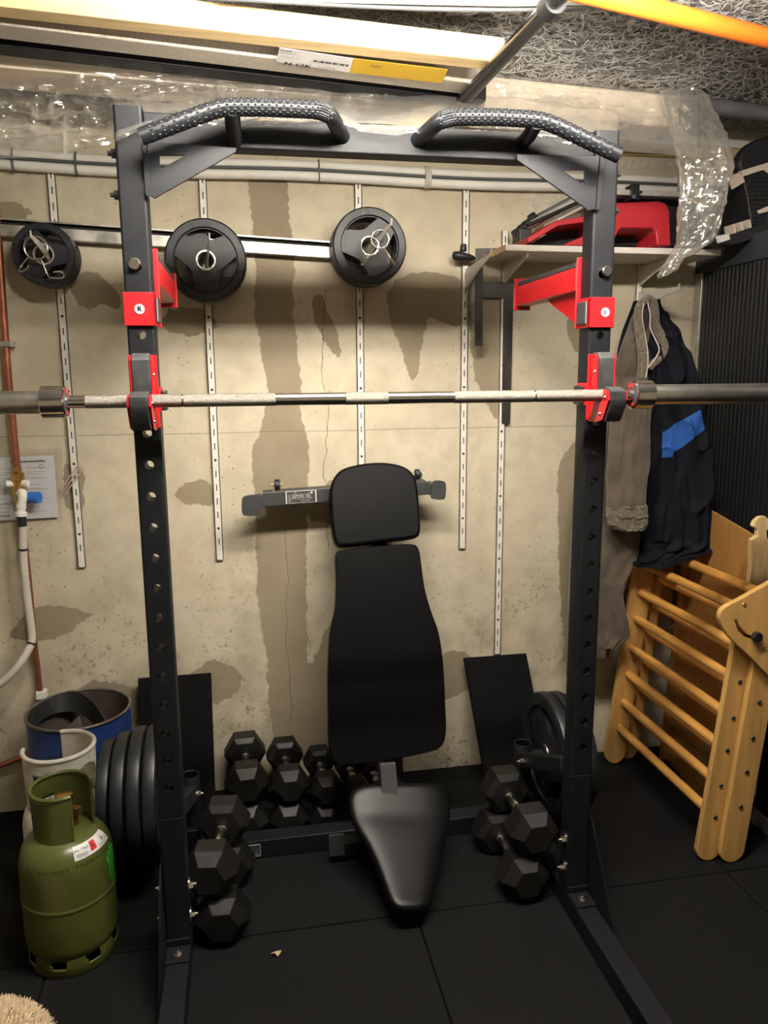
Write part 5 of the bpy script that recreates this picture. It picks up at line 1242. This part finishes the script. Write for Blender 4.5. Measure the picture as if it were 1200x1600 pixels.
b.add(g, [(i*11+j, (i+1)*11+j, (i+1)*11+j+1, i*11+j+1) for i in range(12) for j in range(10)]); b.build('sleeve', M['sleeve'], dcm, smooth=40, recalc=False)
b = MB()
for k in range(3): b.bar(at(96+k*2.5, 764+k*4.5, y=-.022), at(125+k*3, 722+k*4, y=-.024), .004, .0015, up=(0, 1, 0))
b.build('zip_seal', mat('pinkish_plastic', (.50, .36, .32), .5), dcm)

# ------------------------------------------------------------------ small things
b = MB(); rs = random.Random(4); q0 = at(432, 1491, z=.003)
pts = [q0+V((x, y, 0)) for x, y in ((-.016, .002), (-.006, .008), (.004, .004), (.014, .010), (.008, -.002), (.002, -.012), (-.004, -.003))]
b.add([p+V((0, 0, rs.uniform(0, .007))) for p in pts]+[q0+V((0, 0, .009))], [(i, (i+1) % 7, 7) for i in range(7)]); b.build('dry_scrap', M['scrap'], smooth=0, recalc=False, solid=.0008, label='small dry pale scrap lying on the black floor tiles', cat='scrap')

fq = at(-55, 1668, z=.06); b = MB(); rs = random.Random(9); rings = []
for i in range(15):
    t = PI*i/14; rings.append([fq+V((.17*math.sin(t)*math.cos(a), .15*math.sin(t)*math.sin(a), max(-.058, -.075*math.cos(t)))) for a in np.linspace(0, 2*PI, 48, endpoint=False)])
b.loft(rings); fl_ = thing('fleece_cushion', (fq.x, fq.y, 0), 'cream fluffy cushion at the bottom left corner', 'cushion'); b.build('cover', M['cream'], fl_, smooth=80)
b = MB()
for k in range(5200):
    a, t = rs.uniform(0, 2*PI), math.acos(rs.uniform(-.95, .4)); n_ = V((math.sin(t)*math.cos(a), math.sin(t)*math.sin(a), -math.cos(t)))
    p = fq+V((.17*n_.x, .15*n_.y, .075*n_.z))
    if p.z < .006: continue
    d = (n_+V((rs.uniform(-.6, .6), rs.uniform(-.6, .6), rs.uniform(-.6, .6)))).normalized(); s_ = d.cross(V((.3, .2, 1))).normalized()*.0022; e_ = p+d*rs.uniform(.012, .022)
    if e_.z < .002: continue
    b.add([p-s_, p+s_, e_+s_*.3, e_-s_*.3], [(0, 1, 2, 3)])
tag(b.build('pile', M['cream'], fl_, smooth=0, recalc=False), kind='stuff')

# ------------------------------------------------------------------ light and view
w = bpy.data.worlds.new('room'); bpy.context.scene.world = w; w.use_nodes = True
bg = w.node_tree.nodes['Background']; bg.inputs[0].default_value = (1, .93, .82, 1); bg.inputs[1].default_value = .035
LAMP.inputs['Emission Strength'].default_value = 175
sc = bpy.context.scene
sc.view_settings.view_transform = 'Standard'; sc.view_settings.look = 'None'; sc.view_settings.gamma = 1; sc.view_settings.use_curve_mapping = False
sc.view_settings.exposure = .5
sc.cycles.max_bounces = 10; sc.cycles.transparent_max_bounces = 24
